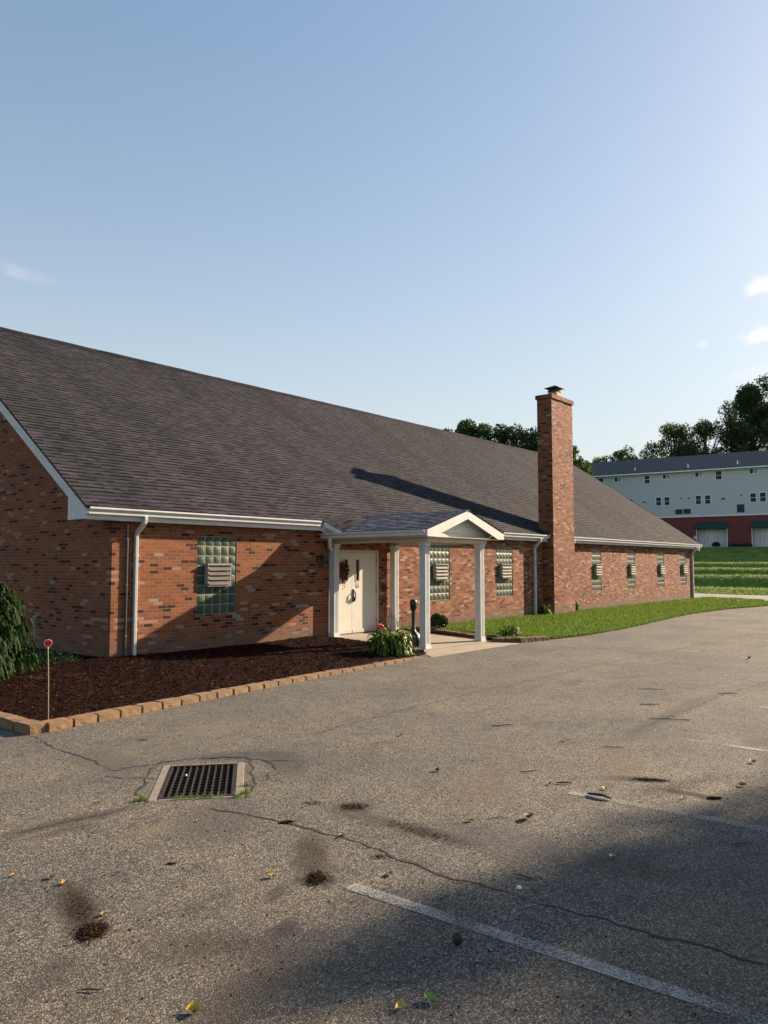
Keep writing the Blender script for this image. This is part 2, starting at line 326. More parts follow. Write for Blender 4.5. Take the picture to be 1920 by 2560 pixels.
# ------------------------------------------------------------------ mesh builder
class MB:
    def __init__(s): s.v = []; s.f = []; s.uv = []; s.m = []
    def face(s, pts, uv=None, mi=0):
        n = len(s.v); s.v.extend([tuple(p) for p in pts]); s.f.append(tuple(range(n, n + len(pts)))); s.uv.append(uv); s.m.append(mi)
    def raw(s, vs, fs, mi=0):
        n = len(s.v); s.v.extend([tuple(p) for p in vs])
        for f in fs: s.f.append(tuple(n + i for i in f)); s.uv.append(None); s.m.append(mi)
    def box(s, x0, x1, y0, y1, z0, z1, mi=0, M=None):
        vs = [(x, y, z) for z in (z0, z1) for y in (y0, y1) for x in (x0, x1)]
        if M is not None: vs = [tuple(M @ Vector(p)) for p in vs]
        s.raw(vs, [(0, 2, 3, 1), (4, 5, 7, 6), (0, 1, 5, 4), (2, 6, 7, 3), (0, 4, 6, 2), (1, 3, 7, 5)], mi)
    def prism(s, prof, axis, a0, a1, mi=0):
        """prof: 2D points; axis x: prof=(y,z), axis y: prof=(x,z), axis z: prof=(x,y)"""
        def P(a, p): return {'x': (a, p[0], p[1]), 'y': (p[0], a, p[1]), 'z': (p[0], p[1], a)}[axis]
        n = len(prof); vs = [P(a0, p) for p in prof] + [P(a1, p) for p in prof]
        s.raw(vs, [(i, (i + 1) % n, n + (i + 1) % n, n + i) for i in range(n)] + [tuple(range(n)), tuple(range(2 * n - 1, n - 1, -1))], mi)
    def tube(s, pts, rad, seg=8, sq=None, mi=0):
        """round (or rectangular when sq=(w,d)) tube through the points"""
        pts = [Vector(p) for p in pts]; rings = []
        up0 = Vector((0, 0, 1)) if abs((pts[1] - pts[0]).normalized().z) < .9 else Vector((1, 0, 0))
        prevu = None
        for i, p in enumerate(pts):
            d = ((pts[i + 1] if i < len(pts) - 1 else p) - (pts[i - 1] if i else p)).normalized()
            u = d.cross(up0 if prevu is None else prevu.cross(d)).normalized() if prevu is not None else d.cross(up0).normalized()
            if prevu is not None:
                u = (prevu - d * prevu.dot(d)).normalized()
            prevu = u; w = d.cross(u)
            r = rad[i] if isinstance(rad, (list, tuple)) else rad
            if sq: ring = [p + u * sq[0] / 2 * a + w * sq[1] / 2 * b for a, b in ((-1, -1), (1, -1), (1, 1), (-1, 1))]
            else: ring = [p + (u * math.cos(2 * math.pi * k / seg) + w * math.sin(2 * math.pi * k / seg)) * r for k in range(seg)]
            rings.append(ring)
        k = 4 if sq else seg; vs = [q for r_ in rings for q in r_]; fs = []
        for i in range(len(rings) - 1):
            for j in range(k): fs.append((i * k + j, i * k + (j + 1) % k, (i + 1) * k + (j + 1) % k, (i + 1) * k + j))
        fs.append(tuple(range(k - 1, -1, -1))); fs.append(tuple(range((len(rings) - 1) * k, len(rings) * k)))
        s.raw(vs, fs, mi)
    def lathe(s, prof, seg=20, c=(0, 0, 0), mi=0):
        vs = []; fs = []
        for r, z in prof:
            for k in range(seg):
                a = 2 * math.pi * k / seg; vs.append((c[0] + r * math.cos(a), c[1] + r * math.sin(a), c[2] + z))
        for i in range(len(prof) - 1):
            for k in range(seg): fs.append((i * seg + k, i * seg + (k + 1) % seg, (i + 1) * seg + (k + 1) % seg, (i + 1) * seg + k))
        s.raw(vs, fs, mi)
    def build(s, name, mat, parent=None, smooth=False, loc=None, bevel=0):
        me = bpy.data.meshes.new(name); me.from_pydata(s.v, [], s.f)
        for mm in (mat if isinstance(mat, (list, tuple)) else [mat]): me.materials.append(MATS[mm])
        if len(set(s.m)) > 1: me.polygons.foreach_set('material_index', s.m)
        ul = me.uv_layers.new(name='UVMap')
        data = [0.0] * (2 * len(me.loops)); li = 0; v = s.v
        for f, uv in zip(s.f, s.uv):
            if uv is None:
                a, b_, c = v[f[0]], v[f[1]], v[f[2]]
                ax, ay, az = b_[0] - a[0], b_[1] - a[1], b_[2] - a[2]; bx, by, bz = c[0] - a[0], c[1] - a[1], c[2] - a[2]
                nx, ny, nz = abs(ay * bz - az * by), abs(az * bx - ax * bz), abs(ax * by - ay * bx)
                if nz >= nx and nz >= ny: i0, i1 = 0, 1
                elif ny >= nx: i0, i1 = 0, 2
                else: i0, i1 = 1, 2
                for i in f: data[li] = v[i][i0] + 50; data[li + 1] = v[i][i1]; li += 2
            else:
                for q in uv: data[li] = q[0]; data[li + 1] = q[1]; li += 2
        ul.data.foreach_set('uv', data)
        if smooth: me.polygons.foreach_set('use_smooth', [True] * len(me.polygons))
        o = bpy.data.objects.new(name, me); COL.objects.link(o)
        if parent: o.parent = parent
        if loc is not None: o.location = loc
        if bevel:
            bm_ = o.modifiers.new('bevel', 'BEVEL'); bm_.width = bevel; bm_.segments = 2; bm_.limit_method = 'ANGLE'
        return o
def wall(mb, u0, u1, z0, z1, holes, y=0., depth=.1, mi=0, rmi=None):
    """a wall in the plane y with rectangular openings (u0,u1,z0,z1) and their reveals"""
    us = sorted({u0, u1, *[h[i] for h in holes for i in (0, 1)]}); zs = sorted({z0, z1, *[h[i] for h in holes for i in (2, 3)]})
    us = [u for u in us if u0 <= u <= u1]; zs = [z for z in zs if z0 <= z <= z1]
    for a, b_ in zip(us, us[1:]):
        for c, d in zip(zs, zs[1:]):
            m = ((a + b_) / 2, (c + d) / 2)
            if any(h[0] < m[0] < h[1] and h[2] < m[1] < h[3] for h in holes): continue
            mb.face([(a, y, c), (b_, y, c), (b_, y, d), (a, y, d)], mi=mi)
    r = mi if rmi is None else rmi
    for h in holes:
        dp = h[4] if len(h) > 4 else depth; a, b_, c, d = h[:4]
        mb.face([(a, y, c), (a, y + dp, c), (a, y + dp, d), (a, y, d)], mi=r)
        mb.face([(b_, y, c), (b_, y, d), (b_, y + dp, d), (b_, y + dp, c)], mi=r)
        mb.face([(a, y, d), (a, y + dp, d), (b_, y + dp, d), (b_, y, d)], mi=r)
        if c > z0: mb.face([(a, y, c), (b_, y, c), (b_, y + dp, c), (a, y + dp, c)], mi=r)
def empty(name, loc, label, cat, rz=0, group=None):
    o = bpy.data.objects.new(name, None); COL.objects.link(o); o.location = loc; o.rotation_euler = (0, 0, rz)
    o.empty_display_size = .2
    return tag(o, label, cat, group)
def tag(o, label=None, cat=None, group=None, kind=None):
    if label: o['label'] = label
    if cat: o['category'] = cat
    if group: o['group'] = group
    if kind: o['kind'] = kind
    return o
def dup(root, loc, rz=None, label=None, scale=None):
    r = root.copy(); COL.objects.link(r); r.location = loc
    if rz is not None: r.rotation_euler = (0, 0, rz)
    if label: r['label'] = label
    if scale: r.scale = scale
    for ch in list(root.children):
        c = ch.copy(); COL.objects.link(c); c.parent = r
        for g in list(ch.children):
            d = g.copy(); COL.objects.link(d); d.parent = c
    return r

LOT = -.12
# ------------------------------------------------------------------ brick building
bld = empty('brick_building', (0, 0, 0), 'long low red brick building with a brown shingle roof, white gutters and glass block windows', 'building')
L = 32.4; TOP = 2.72; RS = .674; EY = -.27; EZ = 2.76; RY = 7.4; RXL = -.68; RXR = 33.08
def rz_(y): return EZ + RS * (y - EY)
RZ = rz_(RY)
WIN = [(1.90, 5), (9.82, 5), (13.43, 5), (20.54, 4), (24.02, 4), (27.53, 4), (30.62, 4)]
WZ0, WZ1 = .71, 2.32
holes = [(x, x + n * .2 + .01, WZ0, WZ1, .02) for x, n in WIN]
DX0, DX1, DZ = 5.74, 7.64, 2.10
holes.append((DX0, DX1, -.2, DZ, .16))
mb = MB()
wall(mb, 0, L, -.2, TOP, holes, 0., .05)
# gable ends and back
for x in (0, L):
    pts = [(x, 0, -.2), (x, 2 * RY, -.2), (x, 2 * RY, rz_(0) - .08), (x, RY, RZ - .08), (x, 0, rz_(0) - .08)]
    mb.face(pts)
mb.face([(0, 2 * RY, -.2), (L, 2 * RY, -.2), (L, 2 * RY, TOP), (0, 2 * RY, TOP)])
# closing strip above the front wall under the roof
mb.face([(0, 0, TOP), (L, 0, TOP), (L, 0, rz_(0) - .08), (0, 0, rz_(0) - .08)])
mb.build('brick_wall', 'brick', bld)
# roof: overlapping shingle courses, front slope; plain back slope
mb = MB(); sl = math.sqrt(1 + RS * RS); Ls = (RY - EY) * sl; nrow = int(Ls / .14) + 1
dy, dz = 1 / sl, RS / sl; ny, nz = -RS / sl, 1 / sl
segs = 24
def sag(x, s): return .018 * noise.noise(Vector((x * .25, s * .4, 3))) + .010 * noise.noise(Vector((x * 1.1, s * .9, 8)))
for i in range(nrow):
    s0, s1 = i * .14, min((i + 1) * .14, Ls)
    for k in range(segs):
        xa = RXL + (RXR - RXL) * k / segs; xb = RXL + (RXR - RXL) * (k + 1) / segs
        def P(x, s, h): h = h + sag(x, s); return (x, EY + s * dy + ny * h, EZ + s * dz + nz * h)
        mb.face([P(xa, s0, .010), P(xb, s0, .010), P(xb, s1, .001), P(xa, s1, .001)], [(xa, s0), (xb, s0), (xb, s1), (xa, s1)])
        mb.face([P(xa, s0, 0), P(xb, s0, 0), P(xb, s0, .010), P(xa, s0, .010)], [(xa, s0 + .01), (xb, s0 + .01), (xb, s0 + .014), (xa, s0 + .014)])
BY = 2 * RY - EY
mb.face([(RXR, BY, EZ), (RXL, BY, EZ), (RXL, RY, RZ), (RXR, RY, RZ)], [(RXR, 0), (RXL, 0), (RXL, Ls), (RXR, Ls)])
# deck underside
for y0 in (EY, BY):
    mb.face([(RXL, y0, EZ - .03), (RXR, y0, EZ - .03), (RXR, RY, RZ - .04), (RXL, RY, RZ - .04)])
for x in (RXL, RXR):
    mb.face([(x, EY, EZ - .03), (x, EY, EZ + .012), (x, RY, RZ + .012), (x, RY, RZ - .04)])
    mb.face([(x, BY, EZ - .03), (x, BY, EZ + .012), (x, RY, RZ + .012), (x, RY, RZ - .04)])
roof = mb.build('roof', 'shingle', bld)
mb = MB(); x = RXL - .02
while x < RXR:
    x1 = min(x + .16, RXR + .02); h = sag(x, Ls)
    mb.prism([(RY - .17, RZ - .17 * RS + .014 + h), (RY, RZ + .035 + h), (RY + .17, RZ - .17 * RS + .014 + h), (RY, RZ + .012 + h)], 'x', x, x1 + .02 if False else x1 - .002); x += .16
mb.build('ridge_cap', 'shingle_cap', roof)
# rake boards, boxed eave return, gable soffit
for xo in (RXL + .03, RXR - .03):
    mb = MB()
    xi = 0 if xo < 1 else L
    for sgn in (1, -1):
        ys = (lambda y: y) if sgn == 1 else (lambda y: 2 * RY - y)
        a, b_ = sorted((xo, xo + (.022 if xo < 1 else -.022)))
        mb.prism([(ys(.42), rz_(.42) - .034), (ys(RY), RZ - .046), (ys(RY), RZ - .30), (ys(.42), rz_(.42) - .27)], 'x', a, b_)
        mb.prism([(ys(-.22), 2.545), (ys(.42), 2.545), (ys(.42), rz_(.42) - .034), (ys(-.22), rz_(-.22) - .034)], 'x', a, b_)
        a2, b2 = sorted((b_ if xo < 1 else a, xi))
        mb.face([(a2, ys(.42), rz_(.42) - .24), (b2, ys(.42), rz_(.42) - .24), (b2, ys(RY), RZ - .27), (a2, ys(RY), RZ - .27)])
        mb.face([(a2, ys(-.22), 2.55), (b2, ys(-.22), 2.55), (b2, ys(.42), 2.55), (a2, ys(.42), 2.55)])
        mb.face([(a2, ys(.42), 2.55), (b2, ys(.42), 2.55), (b2, ys(.42), rz_(.42) - .24), (a2, ys(.42), rz_(.42) - .24)])
    mb.build('rake_board', 'white_trim', bld)
# fascia + soffit, gutters (K profile)
EAVE = [(RXL + .05, 5.16), (8.72, 16.49), (18.16, RXR - .05)]
mb = MB(); mg = []
def gutter(x0, x1, y=-.205, z=2.635, axis='x', sgn=1):
    m = MB(); s_ = sgn
    prof = [(y, z), (y - .085 * s_, z), (y - .09 * s_, z + .045), (y - .115 * s_, z + .07), (y - .118 * s_, z + .085), (y - .13 * s_, z + .09), (y - .13 * s_, z + .12),
            (y - .118 * s_, z + .12), (y - .112 * s_, z + .10), (y - .08 * s_, z + .02), (y - .01 * s_, z + .02), (y - .004 * s_, z + .115), (y, z + .12)]
    m.prism(prof, axis, x0, x1); return m
for a, b_ in [(RXL + .05, 5.3), (8.6, 16.5), (18.13, RXR - .05)]:
    mb.box(a, b_, -.20, -.18, 2.535, 2.745)
    mb.box(a if a > 0 else 0.0, min(b_, L), -.178, 0.0, 2.545, 2.56)
mb.build('fascia', 'white_trim', bld)
for a, b_ in EAVE: gutter(a, b_).build('gutter', 'white_trim', bld)
# gutter miter end at the porch
def downspout(x, parent=bld, y=-.05, z0=0.02, top=2.64, gy=-.27, jog=0.):
    m = MB()
    m.tube([(x + jog, gy, top), (x + jog, gy, top - .06), (x + jog * .9, gy + .01, top - .12), (x, y - .03, top - .30), (x, y, top - .36), (x, y, 1.2), (x, y, z0)], 0, sq=(.085, .062))
    for z in (.5, 1.9): m.box(x - .05, x + .05, y - .034, y + .04, z, z + .02)
    return m.build('downspout', 'white_trim', parent, bevel=.012)
downspout(.47, jog=.04); downspout(15.86); downspout(32.25); 
m = MB(); m.tube([(18.42, -.27, 2.64), (18.42, -.27, 2.55), (18.38, -.24, 2.48), (18.2, -.1, 2.40)], 0, sq=(.085, .062)); m.build('downspout', 'white_trim', bld, bevel=.012)
m = MB(); m.tube([(32.5, -.27, 2.64), (32.52, -.27, 2.5), (32.7, -.24, 2.44), (32.8, -.2, 2.46)], 0, sq=(.085, .062)); m.build('downspout', 'white_trim', bld, bevel=.012)
m = MB(); m.tube([(.30, -.03, 2.5), (.30, -.03, 0)], .018, 10)
for z in (1.35, .4, 2.2): m.box(.27, .33, -.05, 0, z, z + .025)
m.build('conduit_pipe', 'conduit_metal', bld)
# windows
def dome_block(m, x, z, w, y0, dpt):
    N = 4; vs = []
    for j in range(N + 1):
        for i in range(N + 1):
            a, b_ = i / N * 2 - 1, j / N * 2 - 1
            e = (1 - abs(a) ** 4) * (1 - abs(b_) ** 4)
            vs.append((x + i / N * w, y0 - dpt * e ** .5, z + j / N * w))
    m.raw(vs, [(j * (N + 1) + i, j * (N + 1) + i + 1, (j + 1) * (N + 1) + i + 1, (j + 1) * (N + 1) + i) for j in range(N) for i in range(N)])
for wi, (wx, n) in enumerate(WIN):
    m = MB(); w = n * .2 + .01
    m.face([(wx, .014, WZ0), (wx + w, .014, WZ0), (wx + w, .014, WZ1), (wx, .014, WZ1)])
    win = m.build('window', 'mortar_joint', bld)
    tag(win, ['glass block window between the corner downspout and the porch', 'glass block window behind the front porch column', 'glass block window just right of the porch',
              'glass block window right of the chimney', 'second glass block window right of the chimney', 'third glass block window right of the chimney', 'glass block window nearest the far corner'][wi])
    m = MB(); hx0 = .205 if n == 5 else .17; hw = .60 if n == 5 else .54
    for r_ in range(8):
        for c in range(n):
            bx, bz = wx + .014 + c * .2, WZ0 + .014 + r_ * .2
            if 3 <= r_ <= 4 and bx + .1 > wx + hx0 and bx + .1 < wx + hx0 + hw: continue
            dome_block(m, bx, bz, .178, .013, .011)
    m.build('glass_blocks', 'glass_block', win, smooth=True)
    # louvred exhaust hood
    m = MB(); hx = wx + hx0; hz0, hz1 = WZ0 + .6, WZ0 + 1.01; yf = -.09
    m.box(hx, hx + .025, yf, .03, hz0, hz1); m.box(hx + hw - .025, hx + hw, yf, .03, hz0, hz1)
    m.box(hx - .02, hx + hw + .005, yf - .02, .03, hz1, hz1 + .035); m.box(hx, hx + hw, yf, .03, hz0 - .025, hz0 + .02)
    m.face([(hx, -.02, hz0), (hx + hw, -.02, hz0), (hx + hw, -.02, hz1), (hx, -.02, hz1)], mi=2)
    for k in range(4):
        z = hz0 + .02 + k * .0975; tl = [.028, .030, .012, .045][k] if wi in (3, 2) else (.05 if wi == 6 else .02)
        m.prism([(yf - .010 - tl * .3, z), (yf - .002 - tl * .3, z - .002), (yf + .034, z + (.098 if wi == 0 else .072)), (yf + .026, z + (.1 if wi == 0 else .074))], 'x', hx + .027, hx + hw - .027, 1)
        m.box(hx + .028, hx + hw - .028, yf - tl * .3 - .014, yf - .004, z - .008, z - .001)
    m.build('vent_hood', ['vent_metal', 'vent_slat' if wi in (0,) else 'vent_metal', 'vent_dark'], win)
# doors: frame, two leaves
m = MB(); F0, F1 = DX0 + .0, DX1 - .0
m.box(F0, F0 + .045, .02, .16, 0.0, DZ); m.box(F1 - .045, F1, .02, .16, 0.0, DZ); m.box(F0 + .045, F1 - .045, .02, .16, DZ - .05, DZ - .0)
m.build('door_frame', 'white_trim_warm', bld, bevel=.004)
mid = 6.655
m = MB(); m.box(DX0 + .04, DX1 - .04, .06, .16, -.02, .022); m.build('threshold', 'conduit_metal', bld)
for k, (a, b_) in enumerate([(DX0 + .05, mid - .004), (mid + .004, DX1 - .05)]):
    m = MB(); wx0, wx1 = ((6.37, 6.49) if k == 0 else (6.80, 6.92)); wz0, wz1 = 1.33, 1.86
    wall(m, a, b_, .03, DZ - .055, [(wx0, wx1, wz0, wz1, .02)], .07, .02)
    m.box(a, b_, .10, .14, .03, DZ - .055)
    m.face([(a, .07, .03), (a, .12, .03), (a, .12, DZ - .055), (a, .07, DZ - .055)]); m.face([(b_, .07, .03), (b_, .12, .03), (b_, .12, DZ - .055), (b_, .07, DZ - .055)])
    d = m.build('door', 'door_paint', bld); tag(d, ['left door leaf carrying the wreath', 'right door leaf with a black pull handle'][k])
    m = MB(); m.box(wx0, wx1, .086, .096, wz0, wz1); m.build('door_window', 'dark_glass', d)
    m = MB()
    for q in ((wx0 - .02, wx0, wz0 - .02, wz1 + .02), (wx1, wx1 + .02, wz0 - .02, wz1 + .02), (wx0, wx1, wz0 - .02, wz0), (wx0, wx1, wz1, wz1 + .02)): m.box(q[0], q[1], .058, .072, q[2], q[3])
    m.build('window_trim', 'white_trim_warm', d)
    m = MB(); hxx = b_ if k else a
    for zz in (.25, 1.0, 1.78):
        m = MB(); m.box(hxx - .012, hxx + .012, .056, .069, zz, zz + .11); m.build('hinge', 'conduit_metal', d)
    m = MB(); m.box(a + .01, b_ - .01, .055, .069, .03, .11); m.build('kick_strip', 'white_trim_warm', d)
    if k:
        m = MB(); m.box(mid + .02, mid + .07, .05, .069, .80, 1.12); m.tube([(mid + .055, .05, 1.06), (mid + .055, .0, 1.03), (mid + .055, -.005, .9), (mid + .055, .05, .84)], .014, 8)
        m.lathe([(0, 0), (.035, .0), (.04, .05), (.03, .1), (0, .1)], 12, (mid + .055, .045, .82)); m.build('door_handle', 'black_plastic', d, bevel=.004)
        m = MB(); m.box(6.805, 6.915, .064, .069, 1.155, 1.285, 0)
        for zz, hh in ((1.262, .010), (1.244, .008), (1.228, .006), (1.213, .008)): m.box(6.812, 6.908, .0625, .065, zz, zz + hh, 1)
        m.box(6.808, 6.912, .0622, .065, 1.158, 1.203, 1); m.box(6.845, 6.875, .061, .0635, 1.166, 1.182, 0); m.box(6.83, 6.845, .061, .0635, 1.178, 1.192, 0); m.box(6.875, 6.89, .061, .0635, 1.178, 1.192, 0)
        m.build('door_sign', ['paper_white', 'black_plastic'], d)
m = MB(); m.box(DX0 - .01, DX1, .165, .3, -.02, DZ); m.build('door_backing', 'pit_dark', bld)
# wall lamp and card reader
m = MB(); m.box(5.33, 5.43, -.02, .0, 1.80, 1.95); m.tube([(5.38, -.02, 1.92), (5.38, -.12, 1.98), (5.38, -.16, 1.94)], .012, 8)
m.lathe([(0, .12), (.05, .10), (.085, .03), (.085, .02), (.055, .0), (.045, -.17), (.02, -.19), (0, -.19)], 8, (5.38, -.16, 1.84)); m.tube([(5.38, -.02, 1.80), (5.38, -.03, 1.66)], .01, 6)
m.build('wall_lamp', 'black_plastic', bld)
m = MB(); m.box(7.745, 7.80, -.03, 0, 1.08, 1.20); m.box(7.755, 7.79, -.045, -.03, 1.13, 1.19); m.build('card_reader', 'black_plastic', bld, bevel=.004)
# chimney
CX0, CX1, CY0, CY1, CZ = 16.51, 18.12, -.43, .14, 7.60
m = MB(); 
m.raw([(x, y, z) for z in (-.2, CZ) for x, y in ((CX0, CY0), (CX1, CY0), (CX1, CY1), (CX0, CY1))], [(0, 1, 5, 4), (1, 2, 6, 5), (2, 3, 7, 6), (3, 0, 4, 7), (4, 5, 6, 7)])
e = .045; m.box(CX0 - e, CX1 + e, CY0 - e, CY1 + e, CZ + .002, CZ + .15)
chm = m.build('chimney', 'brick', bld)
m = MB(); cxm, cym = (CX0 + CX1) / 2, (CY0 + CY1) / 2
m.raw([(CX0 - e + .01, CY0 - e + .01, CZ + .152), (CX1 + e - .01, CY0 - e + .01, CZ + .152), (CX1 + e - .01, CY1 + e - .01, CZ + .152), (CX0 - e + .01, CY1 + e - .01, CZ + .152),
       (cxm - .3, cym - .19, CZ + .21), (cxm + .3, cym - .19, CZ + .21), (cxm + .3, cym + .19, CZ + .21), (cxm - .3, cym + .19, CZ + .21)],
      [(0, 1, 5, 4), (1, 2, 6, 5), (2, 3, 7, 6), (3, 0, 4, 7), (4, 5, 6, 7)]); m.build('chimney_crown', 'crown_mortar', chm)
m = MB(); fx, fy, fw = cxm, cym, .17
m.box(fx - fw, fx + fw, fy - fw, fy + fw, CZ + .15, CZ + .42); m.build('flue', 'flue_clay', chm)
m = MB(); m.box(fx - fw - .012, fx + fw + .012, fy - fw - .012, fy + fw + .012, CZ + .37, CZ + .425)
for sx in (-1, 1):
    for sy in (-1, 1): m.box(fx + sx * .15 - .01, fx + sx * .15 + .01, fy + sy * .15 - .01, fy + sy * .15 + .01, CZ + .425, CZ + .50)
hw = .27; z0 = CZ + .50
m.raw([(fx - hw, fy - hw, z0), (fx + hw, fy - hw, z0), (fx + hw, fy + hw, z0), (fx - hw, fy + hw, z0), (fx - hw, fy - hw, z0 + .02), (fx + hw, fy - hw, z0 + .02), (fx + hw, fy + hw, z0 + .02), (fx - hw, fy + hw, z0 + .02),
       (fx - .02, fy - .02, z0 + .13), (fx + .02, fy - .02, z0 + .13), (fx + .02, fy + .02, z0 + .13), (fx - .02, fy + .02, z0 + .13)],
      [(3, 2, 1, 0), (0, 1, 5, 4), (1, 2, 6, 5), (2, 3, 7, 6), (3, 0, 4, 7), (4, 5, 9, 8), (5, 6, 10, 9), (6, 7, 11, 10), (7, 4, 8, 11), (8, 9, 10, 11)])
m.build('chimney_cap', 'cap_metal', chm)
# ------------------------------------------------------------------ porch (part of the building)
PX0, PX1, PF = 5.54, 8.60, -3.15; PXM = 7.07; PZ = 2.50; PR = 2.975
ps = (PR - PZ) / (PXM - PX0); psl = math.sqrt(1 + ps * ps); PL = (PXM - PX0) * psl
m = MB(); nr = int(PL / .14) + 1
for side in (-1, 1):
    for i in range(nr):
        s0, s1 = i * .14, min((i + 1) * .14, PL)
        def Q(s, y, h):
            x = (s / psl); return (PX0 - .03 + x - ps / psl * h, y, PZ + x * ps + h / psl) if side < 0 else (PX1 + .03 - x + ps / psl * h, y, PZ + x * ps + h / psl)
        yb = 1.0
        m.face([Q(s0, PF - .02, .013), Q(s0, yb, .013), Q(s1, yb, .001), Q(s1, PF - .02, .001)], [(0, s0), (4.2, s0), (4.2, s1), (0, s1)])
        m.face([Q(s0, PF - .02, 0), Q(s0, yb, 0), Q(s0, yb, .013), Q(s0, PF - .02, .013)], [(0, s0), (4.2, s0), (4.2, s0 + .004), (0, s0 + .004)])
m.prism([(PX0 - .02, PZ - .004), (PXM, PR - .008), (PX1 + .02, PZ - .004), (PXM, PR - .03)], 'y', PF, 1.0)
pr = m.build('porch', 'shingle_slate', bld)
m = MB(); y = PF - .02
while y < .3:
    m.prism([(PXM - .13, PR - .13 * ps + .016), (PXM, PR + .02), (PXM + .13, PR - .13 * ps + .016), (PXM, PR)], 'y', y, y + .138); y += .14
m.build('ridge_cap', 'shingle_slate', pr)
# flared shingle apron between the main eave and the porch slope
m = MB(); Aq, Bq, Cq, Dq = (5.26, -.22, 2.80), (6.55, .12, 3.03), (6.55, -.55, PZ + (6.55 - PX0) * ps + .018), (5.50, -.66, PZ + .012)
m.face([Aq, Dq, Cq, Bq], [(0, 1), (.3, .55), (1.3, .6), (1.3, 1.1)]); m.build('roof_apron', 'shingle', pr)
m = MB(); m.prism([(5.26, 2.79), (5.60, 2.60), (5.60, 2.40), (5.26, 2.535)], 'y', -.21, -.17); m.raw([(5.27, -.28, 2.755), (5.27, -.28, 2.64), (5.50, -.655, 2.505), (5.50, -.655, 2.40), (5.27, -.2, 2.535), (5.50, -.2, 2.40)], [(0, 1, 3, 2), (1, 4, 5, 3)]); m.build('apron_trim', 'white_trim', pr)
m = MB()
m.prism([(PX0 - .01, PZ - .03), (PX0 + .01, PZ - .03), (PX0 + .01, PZ - .17), (PX0 - .01, PZ - .17)], 'y', PF + .03, -.002)
m.prism([(PX1 - .01, PZ - .03), (PX1 + .01, PZ - .03), (PX1 + .01, PZ - .17), (PX1 - .01, PZ - .17)], 'y', PF + .03, -.002)
m.box(PX0 + .012, PX1 - .012, PF + .04, -.003, PZ - .162, PZ - .15)      # ceiling
m.build('porch_soffit', 'white_trim_warm', pr)
m = MB()   # front rake boards
for s_ in (1, -1):
    X = lambda x: x if s_ == 1 else PX0 + PX1 - x
    m.prism([(X(PX0 - .03), PZ - .02), (X(PXM), PR - .012), (X(PXM), PR - .19), (X(PX0 + .22), PZ - .155), (X(PX0 - .03), PZ - .155)], 'y', PF - .005, PF + .025)
    m.prism([(X(PX0 - .03), PZ - .155), (X(PX0 + .22), PZ - .155), (X(PX0 + .22), PZ - .14), (X(PX0 - .03), PZ - .14)], 'y', PF + .026, -2.93)
m.build('rake_board', 'white_trim', pr, bevel=.004)
m = MB(); y0 = -2.90   # pediment
m.raw([(PX0 + .1, y0, PZ - .12), (PX1 - .1, y0, PZ - .12), (PX1 - .1, y0, PZ - .0), (PXM, y0, PR - .06), (PX0 + .1, y0, PZ)], [(0, 1, 2, 3, 4)]); m.build('pediment', 'board_vertical', pr)
m = MB()   # beams
bz0, bz1 = 2.235, 2.435
m.box(5.80, 8.22, -2.93, -2.71, bz0, bz1); m.box(5.80, 5.98, -2.708, -.002, bz0 + .004, bz1 - .1); m.box(8.04, 8.22, -2.708, -.002, bz0 + .004, bz1 - .1)
m.build('porch_beam', 'white_trim_warm', pr, bevel=.004)
gutter(PF + .02, -.004, PX0 - .012, PZ - .135, 'y').build('gutter', 'white_trim', pr)
gutter(PF + .02, -.004, PX1 + .012, PZ - .135, 'y', -1).build('gutter', 'white_trim', pr)
m = MB(); m.tube([(PX0 - .07, -.30, PZ - .13), (PX0 - .07, -.30, PZ - .20), (PX0 - .06, -.27, PZ - .27), (PX0 + .06, -.16, PZ - .36), (PX0 + .22, -.09, PZ - .43)], 0, sq=(.075, .06)); m.build('downspout', 'white_trim', pr, bevel=.012)
def slabz(y): return .0 - .112 * min(1, max(0, -y / 3.3))
for cx, cy in ((5.83, -2.85), (8.0, -2.88), (5.76, -.172), (8.0, -.23)):
    m = MB(); w = .165; zb = slabz(cy)
    g = .008; prof = []
    # fluted square shaft
    def side(p0, p1):
        d = (Vector(p1) - Vector(p0)); n_ = Vector((d.y, -d.x)).normalized(); out = []
        for t_, o_ in ((0, 0), (.16, 0), (.18, -g), (.26, -g), (.28, 0), (.36, 0), (.38, -g), (.46, -g), (.48, 0), (.52, 0), (.54, -g), (.62, -g), (.64, 0), (.72, 0), (.74, -g), (.82, -g), (.84, 0)):
            q = Vector(p0) + d * t_ + n_ * o_; out.append((q.x, q.y))
        return out
    c4 = [(cx, cy), (cx + w, cy), (cx + w, cy + w), (cx, cy + w)]
    for i in range(4): prof += side(c4[i], c4[(i + 1) % 4])
    m.prism(prof, 'z', zb + .1, 2.14)
    for e_, a, b_ in ((.014, zb, zb + .1), (.024, zb, zb + .035), (.010, 2.14, 2.18), (.022, 2.18, 2.232)): m.box(cx - e_, cx + w + e_, cy - e_, cy + w + e_, a, b_)
    m.build('column', 'white_trim', pr)

